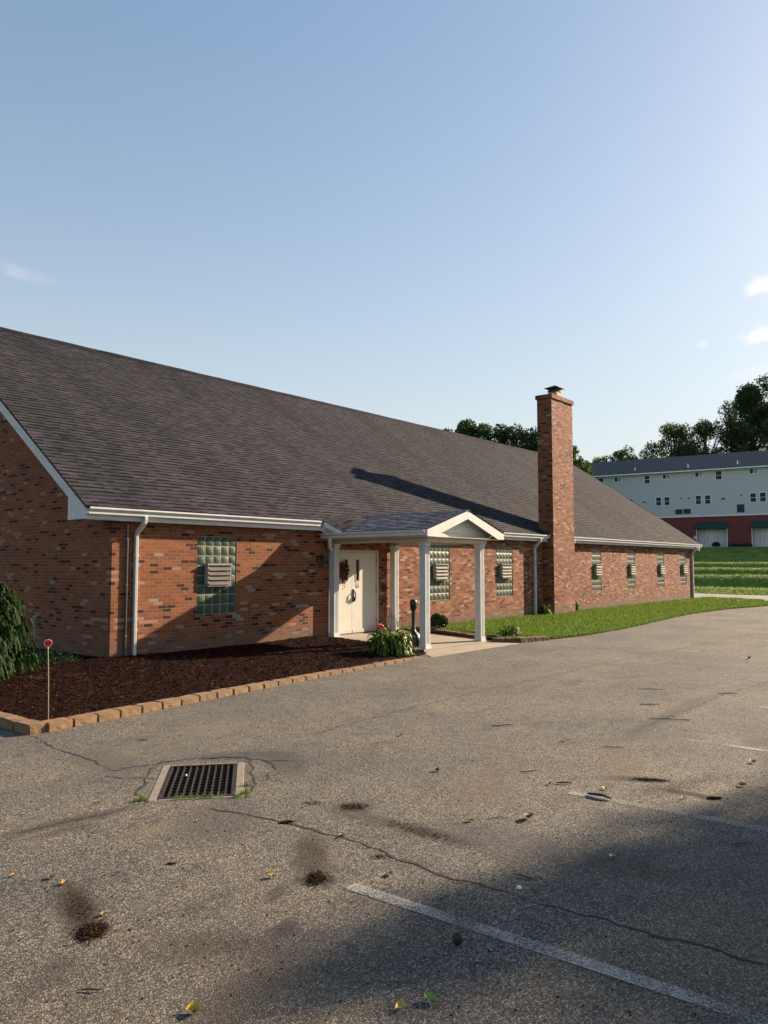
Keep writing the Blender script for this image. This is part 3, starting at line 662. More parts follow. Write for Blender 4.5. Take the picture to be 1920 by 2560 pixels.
# ------------------------------------------------------------------ ground: lot with drain hole, street, base
GC = Vector((-3.425, -7.345)); ga = math.atan2(.78, .66); gl = Vector((math.cos(ga), math.sin(ga))); gs = Vector((gl.y, -gl.x))
def gp(a, b_, z): q = GC + gl * a + gs * b_; return (q.x, q.y, z)
OL, OS = .545, .375   # half size of the concrete ring
m = MB(); BIG = 60
A = [-BIG, -OL, OL, BIG]; Bv = [-BIG, -OS, OS, BIG]
for i in range(3):
    for j in range(3):
        if i == 1 and j == 1: continue
        m.face([gp(A[i], Bv[j], LOT), gp(A[i + 1], Bv[j], LOT), gp(A[i + 1], Bv[j + 1], LOT), gp(A[i], Bv[j + 1], LOT)])
for (a0, b0, a1, b1) in ((-OL, -OS, OL, -OS), (OL, -OS, OL, OS), (OL, OS, -OL, OS), (-OL, OS, -OL, -OS)):
    m.face([gp(a0, b0, LOT), gp(a1, b1, LOT), gp(a1, b1, LOT - .15), gp(a0, b0, LOT - .15)])
# trim the sheet to the lot: rebuild as clipped polygons
def clip(poly, n, d):
    out = []
    for i in range(len(poly)):
        p, q = Vector(poly[i]), Vector(poly[(i + 1) % len(poly)]); a, b_ = p.xy.dot(n) - d, q.xy.dot(n) - d
        if a <= 0: out.append(p)
        if a * b_ < 0: out.append(p + (q - p) * (a / (a - b_)))
    return out
m2 = MB()
for f in m.f:
    poly = [m.v[i] for i in f]
    for n_, d_ in ((Vector((1, 0)), 34.2), (Vector((-1, 0)), 45), (Vector((0, -1)), 45), (Vector((0, 1)), 20)):
        poly = clip(poly, n_, d_)
        if len(poly) < 3: break
    if len(poly) >= 3: m2.face([tuple(p) for p in poly])
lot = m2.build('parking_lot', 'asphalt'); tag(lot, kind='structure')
def crack(pts, w, seed, z=LOT + .003):
    random.seed(seed); P = [Vector(p) for p in pts]; out = []
    for a, b_ in zip(P, P[1:]):
        n = max(1, int((b_ - a).length / .035))
        for i in range(n): out.append(a + (b_ - a) * i / n)
    out.append(P[-1]); l_, r_ = [], []
    for i, p in enumerate(out):
        d = (out[min(i + 1, len(out) - 1)] - out[max(i - 1, 0)]).normalized(); nn = Vector((-d.y, d.x))
        off = nn * (noise.noise(Vector((p.x * 6, p.y * 6, seed))) * .05 + ru(-.006, .006))
        ww = 2.0 * w * max(.2, .6 + .9 * noise.noise(Vector((p.x * 4, p.y * 4, seed + 9)))) * ru(.6, 1.4)
        l_.append(p + off + nn * ww); r_.append(p + off - nn * ww)
    m = MB()
    for i in range(len(l_) - 1): m.face([(*r_[i], z), (*r_[i + 1], z), (*l_[i + 1], z), (*l_[i], z)])
    return m.build('crack', 'crack', lot)
crack([(-3.58, -4.59), (-3.63, -4.96), (-3.67, -5.28), (-3.69, -5.67), (-3.67, -5.91), (-3.71, -6.18), (-3.74, -6.43), (-3.73, -6.53), (-3.54, -6.53), (-3.34, -6.61), (-3.2, -6.63)], .006, 1)
crack([(-3.9, -6.62), (-3.83, -6.77), (-3.75, -6.87), (-3.66, -7.0)], .005, 2)
crack([(-3.86, -7.97), (-3.83, -8.13), (-3.77, -8.34), (-3.73, -8.51), (-3.71, -8.69), (-3.68, -8.94), (-3.65, -9.23), (-3.67, -9.52), (-3.7, -9.85), (-3.73, -10.08), (-3.72, -10.32), (-3.69, -10.53), (-3.69, -10.74), (-3.68, -11.0), (-3.66, -11.22), (-3.65, -11.43), (-3.6, -11.65), (-3.6, -11.87), (-3.55, -12.6)], .006, 3)
crack([(-5.9, -7.3), (-5.13, -7.4), (-4.97, -7.47), (-4.65, -7.5), (-4.4, -7.55), (-4.12, -7.55)], .004, 4)
crack([(-1.69, -6.83), (-.7, -6.76), (.43, -6.73), (1.81, -6.69), (3.26, -6.79), (5.35, -6.75), (8.29, -6.92), (11.87, -7.15), (20, -7.3)], .007, 5)
crack([(.8, -9.49), (1.98, -9.44), (2.77, -9.52), (4.01, -9.51), (5.7, -9.7)], .008, 6)
crack([(-2.95, -6.74), (-2.66, -7.06), (-2.72, -7.2)], .016, 7)
crack([(-2.68, -7.1), (-2.62, -7.3), (-2.72, -7.45), (-2.8, -7.6), (-3.05, -7.78)], .006, 8)
crack([(-2.72, -7.2), (-3.0, -7.5), (-3.2, -7.8), (-3.5, -8.05)], .007, 9)
crack([(-4.1, -7.55), (-4.0, -7.3), (-3.75, -7.0), (-3.45, -6.66), (-3.28, -6.58), (-2.95, -6.76), (-2.7, -7.05)], .007, 10)
crack([(-2.68, -7.3), (-2.5, -7.4), (-2.45, -7.6), (-2.62, -7.7)], .004, 11)
random.seed(11)
def strip(name, x0, y0, x1, y1, w, kind=True):
    m = MB(); d = (Vector((x1, y1)) - Vector((x0, y0))); n = Vector((-d.y, d.x)).normalized() * w / 2; z = LOT + .004
    m.face([(x0 - n.x, y0 - n.y, z), (x1 - n.x, y1 - n.y, z), (x1 + n.x, y1 + n.y, z), (x0 + n.x, y0 + n.y, z)]); return m.build(name, 'line_paint', lot)
strip('painted_line', -4.2, -9.80, -3.93, -14.8, .095); strip('painted_line', -1.72, -9.95, -1.47, -15, .095); strip('painted_line', .80, -10.05, .85, -15, .095)
strip('painted_line', 3.32, -10.15, 3.36, -15, .095); strip('painted_line', 5.9, -10.2, 5.95, -15, .095)
# drain
dr = empty('storm_drain', (GC.x, GC.y, LOT), 'square concrete storm drain frame with a rusty steel grate set in the asphalt', 'drain', ga)
def ringbox(mm, a0, a1, b0, b1, z0, z1, mi=0): mm.box(a0, a1, b0, b1, z0, z1, mi)
m = MB(); gl_, gs_ = .50, .30; ax_ = -.02
for q in ((-OL, OL, -OS + .002, -gs_), (-OL, OL, gs_, OS - .002), (-OL, -gl_, -gs_ + .0, gs_), (gl_, OL, -gs_, gs_)): m.box(q[0] + .002, q[1] - .002, q[2], q[3], -.14, .002)
m.build('concrete_frame', 'drain_concrete', dr, bevel=.008)
m = MB()
m.box(-gl_, gl_, -gs_, -gs_ + .03, -.03, .004); m.box(-gl_, gl_, gs_ - .03, gs_, -.03, .004); m.box(-gl_, -gl_ + .03, -gs_ + .03, gs_ - .03, -.03, .004); m.box(gl_ - .03, gl_, -gs_ + .03, gs_ - .03, -.03, .004)
for i in range(1, 10):
    b_ = -gs_ + .02 + (2 * gs_ - .04) * i / 10; m.box(-gl_ + .03, gl_ - .03, b_ - .007, b_ + .007, -.045, .001)
for i in range(1, 12):
    a = -gl_ + (2 * gl_) * i / 12; m.box(a - .005, a + .005, -gs_ + .03, gs_ - .03, -.03, -.008)
m.build('grate', 'rusty_steel', dr)
m = MB(); zz = -.9
for q in ((-gl_, -gs_, gl_, -gs_), (gl_, -gs_, gl_, gs_), (gl_, gs_, -gl_, gs_), (-gl_, gs_, -gl_, -gs_)): m.face([(q[0], q[1], -.14), (q[2], q[3], -.14), (q[2], q[3], zz), (q[0], q[1], zz)])
m.face([(-gl_, -gs_, zz), (gl_, -gs_, zz), (gl_, gs_, zz), (-gl_, gs_, zz)]); m.build('drain_pit', 'pit_dark', dr)

# base ground & terrain behind
m = MB(); W = 1500
for q in ((-W, W, 20.0, W), (-W, -45, -W, 20), (42.3, W, -W, -150)): m.face([(q[0], q[2], -.25), (q[1], q[2], -.25), (q[1], q[3], -.25), (q[0], q[3], -.25)])
m.face([(-45, -W, -.25), (42.3, -W, -.25), (42.3, -45, -.25), (-45, -45, -.25)]); m.face([(34, -45, -.25), (42.3, -45, -.25), (42.3, 20, -.25), (34, 20, -.25)])
tag(m.build('ground', 'lawn_soil'), kind='structure')
m = MB(); z = LOT + .004
m.face([(33.0, -45, z), (42.2, -45, z), (42.2, 60, z), (37.6, 60, z), (37.6, 4.5, z), (35.96, 1.09, z), (34.1, -3.1, z), (33.0, -4.6, z)]); tag(m.build('street', 'street_grey'), kind='structure')
APX = Matrix.Translation((83.7035, 15.213, 0)) @ Matrix.Rotation(R(-82.064), 4, 'Z')
APi = APX.inverted()
def ter(x, y):
    q = APi @ Vector((x, y, 0)); d = -q.y            # metres in front of the apartment facade
    if d < 4.2: 
        if d > -12: return 3.62
        return 3.62 + min(9, (-d - 12) * .25) + noise.noise(Vector((x * .05, y * .05, 0)))
    tt = min(1, max(0, (x - 42.3) / max(1e-3, (x + d - 4.2 - 42.3))))
    base = -.10 + 3.45 * (tt ** .92)
    rid = math.sin((x - 42.3) * 2 * math.pi / 5.2 + noise.noise(Vector((x * .05, y * .06, 1))) * 2.2 + y * .05) * .42 * min(1, (x - 42.3) / 5) * (1 - max(0, tt - .9) * 8)
    return base + rid + .05 * noise.noise(Vector((x * .5, y * .5, 2)))
m = MB(); nx, ny = 190, 60; vs = []
X = [42.3 + (i / nx) ** 1.0 * 40 if i <= 150 else 42.3 + 150 / nx * 40 + ((i - 150) / 40) ** 1.6 * 200 for i in range(nx + 1)]
X = sorted([42.3 + i * .26 for i in range(165)] + [85.5 + (i + 1) ** 1.7 * .8 for i in range(38)])
Y = [-150 + i * 5 for i in range(20)] + [-50 + i * 1.6 for i in range(56)] + [40 + i * 6 for i in range(30)]
for yv in Y:
    for xv in X: vs.append((xv, yv, ter(xv, yv)))
nX = len(X); m.raw(vs, [(j * nX + i, j * nX + i + 1, (j + 1) * nX + i + 1, (j + 1) * nX + i) for j in range(len(Y) - 1) for i in range(nX - 1)])
tag(m.build('grass_bank', 'bank_grass', smooth=True), kind='structure')
# lawn
LE = [(8.45, -3.55), (9.65, -3.80), (11.31, -4.04), (14.23, -3.95), (17.79, -3.62), (20.16, -3.36), (23.15, -3.26), (26.06, -3.36), (29.96, -4.05), (33.2, -4.75), (34.1, -3.1), (35.96, 1.09), (37.6, 4.5)]
def ledge(x):
    for (a, b_), (c, d) in zip(LE, LE[1:]):
        if a <= x <= c and c > a and x <= 33.2: return b_ + (d - b_) * (x - a) / (c - a)
    return None
def lawnz(x, y):
    e_ = ledge(min(max(x, 8.5), 33.2)); k = min(1, max(0, y / e_)); return .01 - .10 * k ** 1.3 + .012 * noise.noise(Vector((x * 1.5, y * 1.5, 0)))
m = MB(); N = 12; xs = [8.45 + i * .35 for i in range(71)]; rows = []
for xv in xs:
    e_ = ledge(min(xv, 33.2)) + .035 * noise.noise(Vector((xv * 3, 0, 5))); rows.append([(xv, e_ * j / N, lawnz(xv, e_ * j / N)) for j in range(N + 1)] + [(xv, e_ - .02, LOT - .02)])
vs = [p for r_ in rows for p in r_]; K = N + 2
m.raw(vs, [(i * K + j, i * K + j + 1, (i + 1) * K + j + 1, (i + 1) * K + j) for i in range(len(xs) - 1) for j in range(K - 1)])
m.face([(xs[-1], 0, .0), (xs[-1], -4.7, -.1), (33.2, -4.75, -.1), (34.1, -3.1, -.1), (35.96, 1.09, -.1), (37.6, 4.5, -.1), (37.6, 20, -.1), (xs[-1], 20, -.05)])
tag(m.build('lawn', 'lawn_soil', smooth=True), kind='structure')
m = MB(); random.seed(3)
def blade(m, x, y, z, h, w):
    a = ru(0, 6.28); l_ = ru(.1, .7) * h; b_ = ru(0, 6.28); dx, dy_ = math.cos(a) * w, math.sin(a) * w
    lx, ly = math.cos(b_) * l_, math.sin(b_) * l_
    n = len(m.v); m.v.extend([(x - dx, y - dy_, z), (x + dx, y + dy_, z), (x + dx * .6 + lx * .4, y + dy_ * .6 + ly * .4, z + h * .6), (x - dx * .6 + lx * .4, y - dy_ * .6 + ly * .4, z + h * .6), (x + lx, y + ly, z + h)])
    m.f.extend([(n, n + 1, n + 2, n + 3), (n + 3, n + 2, n + 4)]); m.uv.extend([None, None]); m.m.extend([0, 0])
cnt = 0
while cnt < 62000:
    x = 8.5 + (rnd() ** 1.5) * 26; e_ = ledge(min(x, 33.2)); y = rnd() * e_
    if x < 9.4 and y < -.2 and noise.noise(Vector((x, y, 0))) > .1: continue
    if noise.noise(Vector((x * 2.2, y * 2.2, 7))) < -.28 and rnd() < .6: cnt += 1; continue
    if x > 33.2 and y < -3: continue
    blade(m, x, y - (.03 if rnd() < .3 else 0), lawnz(x, y) - .005, ru(.025, .065) * (1.25 + .6 * noise.noise(Vector((x, y, 3)))), ru(.004, .009) * (1 + x / 22)); cnt += 1
# fringe spilling over the asphalt
for i in range(5200):
    x = 9.3 + rnd() * 24; e_ = ledge(min(x, 33.2)); blade(m, x, e_ - ru(-.06, .05) - .03 * noise.noise(Vector((x * 4, 1, 1))), LOT + .02, ru(.03, .07), ru(.004, .008) * (1 + x / 25))
tag(m.build('lawn_grass', 'grass_blade'), 'short mown grass in front of the glass block windows', 'grass', kind='stuff')
m = MB()
for i in range(45000):
    x = 42.4 + rnd() ** 1.3 * 37; y = -9 + rnd() * (x - 42) * .1 + rnd() * 26
    z = ter(x, y)
    blade(m, x, y, z - .02, ru(.05, .13), ru(.02, .05))
tag(m.build('bank_grass_tufts', 'bank_blade'), 'rough grass on the ridged bank below the apartments', 'grass', kind='stuff')

# ------------------------------------------------------------------ mulch bed, slab
FE = [(-3.44, -4.53), (0.0, -4.10), (2.4, -3.86), (4.75, -3.64)]
def fey(x):
    for (a, b_), (c, d) in zip(FE, FE[1:]):
        if x <= c: return b_ + (d - b_) * (x - a) / (c - a)
    return FE[-1][1]
def slx(y): return 5.50 - .13 * min(1, -y / 2.9) - max(0, (-y - 2.9)) * .55     # left edge of slab
def mulchz(x, y):
    f = fey(max(-3.44, min(4.9, x))); k = min(1, max(0, y / f)); b_ = -.075 + .095 * (1 - k ** 2.2)
    b_ += .07 * math.exp(-((x - .1) ** 2 / .9 + (y + 1.2) ** 2 / 1.2)) + .05 * math.exp(-((x - 4.9) ** 2 / .5 + (y + .4) ** 2 / .5))
    return b_ + .018 * noise.noise(Vector((x * 2, y * 2, 1))) + .012 * noise.noise(Vector((x * 9, y * 9, 1)))
m = MB(); xs = [-3.42 + i * .09 for i in range(100)]; rows = []; N = 46
for xv in xs:
    f = fey(xv) + .12; xx = min(xv, 5.45); rows.append([(min(xx, slx(f * j / N) - .02), f * j / N, mulchz(min(xx, slx(f * j / N) - .02), f * j / N)) for j in range(N + 1)])
vs = [p for r_ in rows for p in r_]; K = N + 1
m.raw(vs, [(i * K + j, i * K + j + 1, (i + 1) * K + j + 1, (i + 1) * K + j) for i in range(len(xs) - 1) for j in range(N)])
vs = []; Yl = [-4.35 + j * .15 for j in range(60)]
for yv in Yl:
    for i in range(3): vs.append((-3.42 + (3.42 if (i == 2 and yv > 0) else 0) * 1.0 if i == 2 else -3.42 - .3 + i * .3 if i else -3.8, yv, .0))
m2 = MB(); m2.face([(-3.42, 0, mulchz(-3.42, 0) - .004), (0, 0, mulchz(0, 0) - .03), (0, 6, .02), (-3.42, 6, .02)]); 
bed = m.build('mulch_bed', 'mulch_soil', smooth=True); tag(bed, kind='structure')
b2 = m2.build('mulch_side', 'mulch_soil', bed)
m = MB(); random.seed(5)
def chip(m, x, y, z, l_, w, t_=.004, tilt=.5):
    M = Matrix.Translation((x, y, z)) @ Euler((ru(-tilt, tilt), ru(-tilt, tilt), ru(0, 6.28))).to_matrix().to_4x4()
    m.box(-l_ / 2, l_ / 2, -w / 2, w / 2, -t_ / 2, t_ / 2, 0, M)
c = 0
while c < 15000:
    x = ru(-3.4, 5.4); y = ru(0, -4.5)
    if y < fey(x) + .2 or x > slx(y) - .03: continue
    z = mulchz(x, y); chip(m, x, y, z + ru(0, .012), ru(.02, .065), ru(.006, .018)); c += 1
for i in range(1800):
    x = ru(-3.4, 0); y = ru(0, 2.5); chip(m, x, y, .02 + ru(0, .012), ru(.02, .06), ru(.006, .018))
tag(m.build('mulch_chips', 'mulch_chip'), 'dark brown shredded bark mulch filling the bed', 'mulch', kind='stuff')
# right-hand strip of mulch by the bush
m = MB(); m.face([(8.45, 0, .005), (9.5, 0, .008), (9.3, -1.6, .0), (8.5, -3.4, -.05), (8.3, -3.4, -.05)]); m.build('mulch_side', 'mulch_soil', bed, loc=(0, 0, .012))
# concrete slab
m = MB(); ys = [0 - .02, -.6, -1.2, -1.8, -2.4, -2.9, -3.0, -3.35, -3.72]; lr = []
for y in ys:
    xl = slx(y) + .02 if y > -2.95 else slx(y) + .02; xr = 8.55 - .1 * min(1, -y / 3) if y > -3.2 else 8.42
    if y == ys[-1]: xl, xr = 4.86, 8.35
    lr.append(((xl, y, slabz(y)), (xr, y, slabz(y) - (0 if y > -3.6 else 0))))
for (a, b_), (c_, d) in zip(lr, lr[1:]): m.face([a, c_, d, b_])
a, b_ = lr[-1]; m.face([a, b_, (b_[0], b_[1] - .01, LOT - .05), (a[0], a[1] - .01, LOT - .05)])
m.box(4.95, 5.9, .0, .165, -.2, -.0) if False else None
m.box(DX0, DX1, -.022, .165, -.2, -.001)
tag(m.build('concrete_walk', 'concrete'), kind='structure')
m = MB(); m.box(5.1, 8.42, -3.012, -3.0, slabz(-3.0) + .001, slabz(-3.0) + .0025); m.build('joint_line', 'crack', bpy.data.objects['concrete_walk'])

# ------------------------------------------------------------------ edging blocks
def block_mesh(l_, w, h, mat, seed, bottom=-.04):
    import bmesh
    bm = bmesh.new(); bmesh.ops.create_cube(bm, size=1)
    bmesh.ops.scale(bm, vec=(l_, w, h - bottom), verts=bm.verts); bmesh.ops.translate(bm, vec=(0, 0, (h + bottom) / 2), verts=bm.verts)
    bmesh.ops.bevel(bm, geom=bm.edges[:], offset=.012, segments=2, affect='EDGES')
    bmesh.ops.subdivide_edges(bm, edges=[e for e in bm.edges if e.calc_length() > .05], cuts=3, use_grid_fill=True)
    for v in bm.verts: v.co += Vector((noise.noise(v.co * 18 + Vector((seed, 0, 0))), noise.noise(v.co * 18 + Vector((0, seed, 0))), noise.noise(v.co * 16 + Vector((0, 0, seed))))) * .007
    me = bpy.data.meshes.new('edging_block'); bm.to_mesh(me); bm.free(); me.materials.append(MATS[mat])
    for p in me.polygons: p.use_smooth = False
    return me
tan = [block_mesh(.312, .19, .098, 'block_tan', s) for s in range(4)]; brn = [block_mesh(.305, .17, .10, 'block_brown', s + 9) for s in range(4)]
def ordn(i): return ['first', 'second', 'third', 'fourth', 'fifth', 'sixth', 'seventh', 'eighth', 'ninth', 'tenth', 'eleventh', 'twelfth', 'thirteenth', 'fourteenth', 'fifteenth', 'sixteenth', 'seventeenth', 'eighteenth', 'nineteenth', 'twentieth'][i] if i < 20 else ['twenty-first', 'twenty-second', 'twenty-third', 'twenty-fourth', 'twenty-fifth', 'twenty-sixth', 'twenty-seventh', 'twenty-eighth', 'twenty-ninth', 'thirtieth'][i - 20]
def put_block(me, x, y, z, a, label, group):
    o = bpy.data.objects.new('edging_block', me); COL.objects.link(o); o.location = (x, y, z)
    o.rotation_euler = (ru(-.02, .02), ru(-.02, .02), a + ru(-.03, .03)); tag(o, label, 'edging block', group)
def row(pts, step, meshes, z0, z1, fmt, group, inset=.095, start=0.):
    P = [Vector(p) for p in pts]; tot = sum((b_ - a).length for a, b_ in zip(P, P[1:])); n = int((tot - start) / step)
    for i in range(n):
        d = start + (i + .5) * step; acc = 0
        for a, b_ in zip(P, P[1:]):
            sl_ = (b_ - a).length
            if acc + sl_ >= d: break
            acc += sl_
        dr_ = (b_ - a).normalized(); p = a + dr_ * (d - acc); nn = Vector((-dr_.y, dr_.x)); p += nn * inset
        put_block(meshes[i % 4], p.x, p.y, z0 + (z1 - z0) * i / max(1, n - 1) + ru(-.003, .003), math.atan2(dr_.y, dr_.x), fmt.format(ordn(i)), group)
row(FE, .322, tan, LOT, LOT - .06, 'tan concrete edging block, {} along the mulch bed front counting from its left corner', 'edging blocks along the front of the mulch bed', start=.07)
row([(-3.57, -4.5), (-3.62, -2.6)], .36, [block_mesh(.35, .2, .105, 'block_tan', s + 20) for s in range(4)], LOT, LOT, 'tan edging block running back along the bed side, {} from the near corner', 'edging blocks along the left side of the mulch bed', inset=-.10)
row([(5.55, -.25), (5.32, -2.55)], .31, brn, slabz(0) - .08, slabz(-2.6) - .05, 'brown edging block between mulch and porch slab, {} from the brick wall', 'edging blocks along the left of the porch slab', inset=-.09)
row([(5.20, -2.75), (4.90, -3.62)], .31, [block_mesh(.3, .22, .12, 'block_brown', s + 40) for s in range(4)], LOT, LOT, 'brown end block by the front left column, {} from the porch', 'end blocks by the front left column', inset=-.0)
row([(8.62, -.35), (8.40, -3.0)], .31, brn, slabz(0) - .0, slabz(-2.8) - .02, 'brown edging block right of the porch slab, {} from the brick wall', 'edging blocks along the right of the porch slab', inset=.02)
row([(8.12, -3.13), (8.55, -3.66)], .31, brn, LOT, LOT, 'brown edging block beside the front right column, {} from the column', 'edging blocks beside the front right column', inset=.09)
row([(8.47, -3.68), (9.68, -3.93)], .27, [block_mesh(.265, .19, .115, 'block_brown', s + 60) for s in range(4)], LOT, LOT - .02, 'reddish brown edging block at the lawn tip, {} from the porch apron', 'edging blocks at the tip of the lawn', inset=.09)

# ------------------------------------------------------------------ plants
def leafblade(m, base, a, length, width, rise, droop, fold=.25, n=6, zmin=None):
    """a pointed arching leaf"""
    d = Vector((math.cos(a), math.sin(a), 0)); s_ = Vector((-d.y, d.x, 0)); vs = []
    for i in range(n + 1):
        t_ = i / n; p = Vector(base) + d * length * (math.sin(t_ * 1.2) / math.sin(1.2)) + Vector((0, 0, rise * math.sin(t_ * math.pi * .62) * 1.0 - droop * t_ ** 2.5))
        if zmin is not None: p.z = max(p.z, zmin + .01 * rnd())
        w = width * (math.sin(math.pi * min(1, t_ ** .8 * .97 + .03)) ** .8)
        vs += [p - s_ * w / 2 + Vector((0, 0, w * fold)), p, p + s_ * w / 2 + Vector((0, 0, w * fold))]
    m.raw(vs, [(i * 3 + j, i * 3 + j + 1, i * 3 + j + 4, i * 3 + j + 3) for i in range(n) for j in range(2)])
def hosta(loc, rad, n, label, seed, stalks=0, scale=1.):
    random.seed(seed); e_ = empty('hosta_plant', loc, label, 'plant')
    m = MB()
    for i in range(n):
        k = rnd(); a = ru(0, 6.28); r0 = rad * .28 * rnd(); Lf = rad * ru(.42, .78) * (1 - .25 * k)
        leafblade(m, (math.cos(a) * r0, math.sin(a) * r0, .02 + .12 * k * scale), a + ru(-.5, .5), Lf, ru(.05, .085) * scale, ru(.12, .34) * scale * (.5 + k * .7), ru(.05, .3) * scale, .3, 6, 0)
    m.build('foliage', 'hosta_leaf', e_, smooth=True)
    if stalks:
        m = MB()
        for i in range(stalks):
            a = ru(0, 6.28); r0 = ru(0, .25); x, y = math.cos(a) * r0 + ru(-.12, .2), math.sin(a) * r0; h = ru(.55, .95); lx, ly = ru(-.28, .28), ru(-.2, .2)
            m.tube([(x, y, .1), (x + lx * .35, y + ly * .35, h * .5), (x + lx * .8, y + ly * .8, h * .85), (x + lx * 1.2, y + ly * 1.2, h)], [.006, .0055, .005, .004], 5)
            for q in range(4): zz = h * ru(.75, 1.0); m.tube([(x + lx * zz / h, y + ly * zz / h, zz), (x + lx * zz / h + ru(-.04, .04), y + ly * zz / h + ru(-.04, .04), zz - .03)], .003, 4)
        m.build('flower_stalks', 'twig_bark', e_)
    return e_
hosta((4.35, -3.08, -.07), .62, 430, 'large green hosta clump with dry flower stalks in the mulch bed by the porch', 21, 14, 1.15)
hosta((9.15, -2.95, -.07), .42, 90, 'low leafy plant on the lawn tip beside the front right column', 22, 0, .7)
hosta((16.15, -.25, .0), .34, 60, 'small leafy plant between the downspout and the chimney base', 23, 0, .9)
hosta((18.5, -.25, .0), .26, 45, 'small leafy plant at the right foot of the chimney', 24, 0, .95)
def bush(loc, rx, ry, rz, n, mat, label, name='round_bush', ls=.035, seed=1, cat='bush'):
    random.seed(seed); e_ = empty(name, loc, label, cat); m = MB()
    for i in range(n):
        th, ph = ru(0, 6.28), math.acos(ru(-.6, 1)); r_ = ru(.72, 1.0) ** .5 * (1 + .18 * noise.noise(Vector((math.cos(th) * 2, math.sin(th) * 2, ph * 2 + seed))))
        p = Vector((rx * r_ * math.sin(ph) * math.cos(th), ry * r_ * math.sin(ph) * math.sin(th), rz * (.55 + .5 * r_ * math.cos(ph))))
        M = Matrix.Translation(p) @ Euler((ru(0, 6.28), ru(0, 6.28), ru(0, 6.28))).to_matrix().to_4x4(); s_ = ls * ru(.6, 1.3)
        m.raw([tuple(M @ Vector(q)) for q in ((-s_, 0, 0), (0, -s_ * .5, .003), (s_, 0, 0), (0, s_ * .5, .003))], [(0, 1, 2, 3)])
    m.build('foliage', mat, e_)
    m = MB()
    for i in range(7):
        a = ru(0, 6.28); m.tube([(0, 0, -.02), (math.cos(a) * rx * .3, math.sin(a) * ry * .3, rz * .5), (math.cos(a) * rx * .6, math.sin(a) * ry * .6, rz * .95)], [.014, .01, .004], 5)
    m.build('stems', 'bark', e_); return e_
bush((8.87, -1.0, .0), .24, .24, .42, 2600, 'boxwood_leaf', 'round dark boxwood bush against the wall behind the porch columns', seed=4, ls=.03)
# weeping cedar at the left edge
def cedar(loc, label, seed):
    random.seed(seed); e_ = empty('weeping_cedar', loc, label, 'shrub'); m = MB(); tw = MB()
    tw.tube([(0, 0, -.05), (.03, .02, .7), (-.02, 0, 1.45)], [.05, .035, .012], 7)
    for i in range(105):
        z0 = ru(.10, 1.46); a = ru(0, 6.28); Lb = (.34 + .62 * (1 - z0 / 1.5)) * ru(.6, 1.15); d = Vector((math.cos(a), math.sin(a), 0)); pts = []
        for k in range(7):
            t_ = k / 6; pts.append(Vector((0, 0, z0)) + d * Lb * t_ + Vector((0, 0, .16 * math.sin(t_ * 2.4) - .12 * t_ * t_)))
        tw.tube(pts, [.010, .009, .008, .006, .005, .004, .002], 5)
        for k in range(1, 7):
            for q in range(6):
                p = pts[k] + Vector((ru(-.04, .04), ru(-.04, .04), 0)); Ld = ru(.10, .30) * (1 if k > 2 else .6); aa = a + ru(-1.3, 1.3); o_ = Vector((math.cos(aa), math.sin(aa), 0)) * ru(.2, .65)
                nseg = 7
                for j in range(nseg):
                    t_ = j / nseg; c0 = p + o_ * Ld * t_ + Vector((0, 0, -Ld * t_ ** 1.5 * 1.1 + .02 * (1 - t_))); c1 = p + o_ * Ld * (t_ + .22) + Vector((0, 0, -Ld * (t_ + .22) ** 1.5 * 1.1))
                    if c1.z < .02: c1.z = .02 + .02 * rnd()
                    for sd in (-1, 1):
                        s_ = Vector((-o_.y, o_.x, 0)).normalized() * sd * ru(.012, .030) * (1.2 - t_ * .6) + Vector((0, 0, ru(-.012, .004)))
                        m.raw([c0, c0 * .4 + c1 * .6 + s_ * .5 + Vector((0, 0, .002)), c1 + s_, c1], [(0, 1, 2, 3)])
    m.build('foliage', 'cedar_leaf', e_); tw.build('trunk', 'bark', e_); return e_
cedar((-2.42, -.42, .0), 'drooping green weeping cedar shrub at the left end of the bed', 31)
def juniper(loc, rx, ry, h, n, label, seed):
    random.seed(seed); e_ = empty('low_juniper', loc, label, 'shrub'); m = MB()
    for i in range(n):
        a = ru(0, 6.28); r_ = math.sqrt(rnd()); x, y = rx * r_ * math.cos(a), ry * r_ * math.sin(a); z = h * (1 - r_ * r_) * ru(.3, 1)
        leafblade(m, (x, y, z), ru(0, 6.28), ru(.05, .12), .014, .04, .03, .1, 3)
    m.build('foliage', 'boxwood_leaf', e_); m = MB()
    for i in range(6):
        a = ru(0, 6.28); m.tube([(0, 0, -.02), (rx * .5 * math.cos(a), ry * .5 * math.sin(a), h * .5)], [.01, .004], 5)
    m.build('stems', 'bark', e_)
juniper((-.95, .35, .0), .55, .40, .22, 1500, 'low spreading dark juniper at the foot of the shaded gable wall', 41)
juniper((-2.10, -1.35, -.0), .10, .08, .05, 60, 'tiny green sprig in the mulch beside the cedar', 43)
# grass tufts at the drain
for k, (a, b_, n, lab, r_) in enumerate([(-.52, -.42, 60, 'small grass tuft at the left corner of the storm drain', .05), (-.50, .36, 130, 'long grass tuft at the near right corner of the storm drain', .10), (-.53, .02, 110, 'thin row of grass along the near edge of the storm drain', .12), (-.25, .39, 50, 'grass sprout on the right side of the storm drain', .04)]):
    random.seed(50 + k); q = gp(a, b_, LOT); m = MB()
    for i in range(n):
        aa = ru(-1, 1); off = gs * aa * r_ * (1.6 if k in (1, 2) else 1) if k != 1 else (gl * aa * .5 + gs * aa * .3) * r_ * 1.5
        blade(m, off.x + ru(-.015, .015), off.y + ru(-.015, .015), 0, ru(.02, .055), ru(.0015, .003))
    tag(m.build('grass_tuft', 'grass_blade', loc=q), lab, 'grass tuft', 'grass tufts round the storm drain')

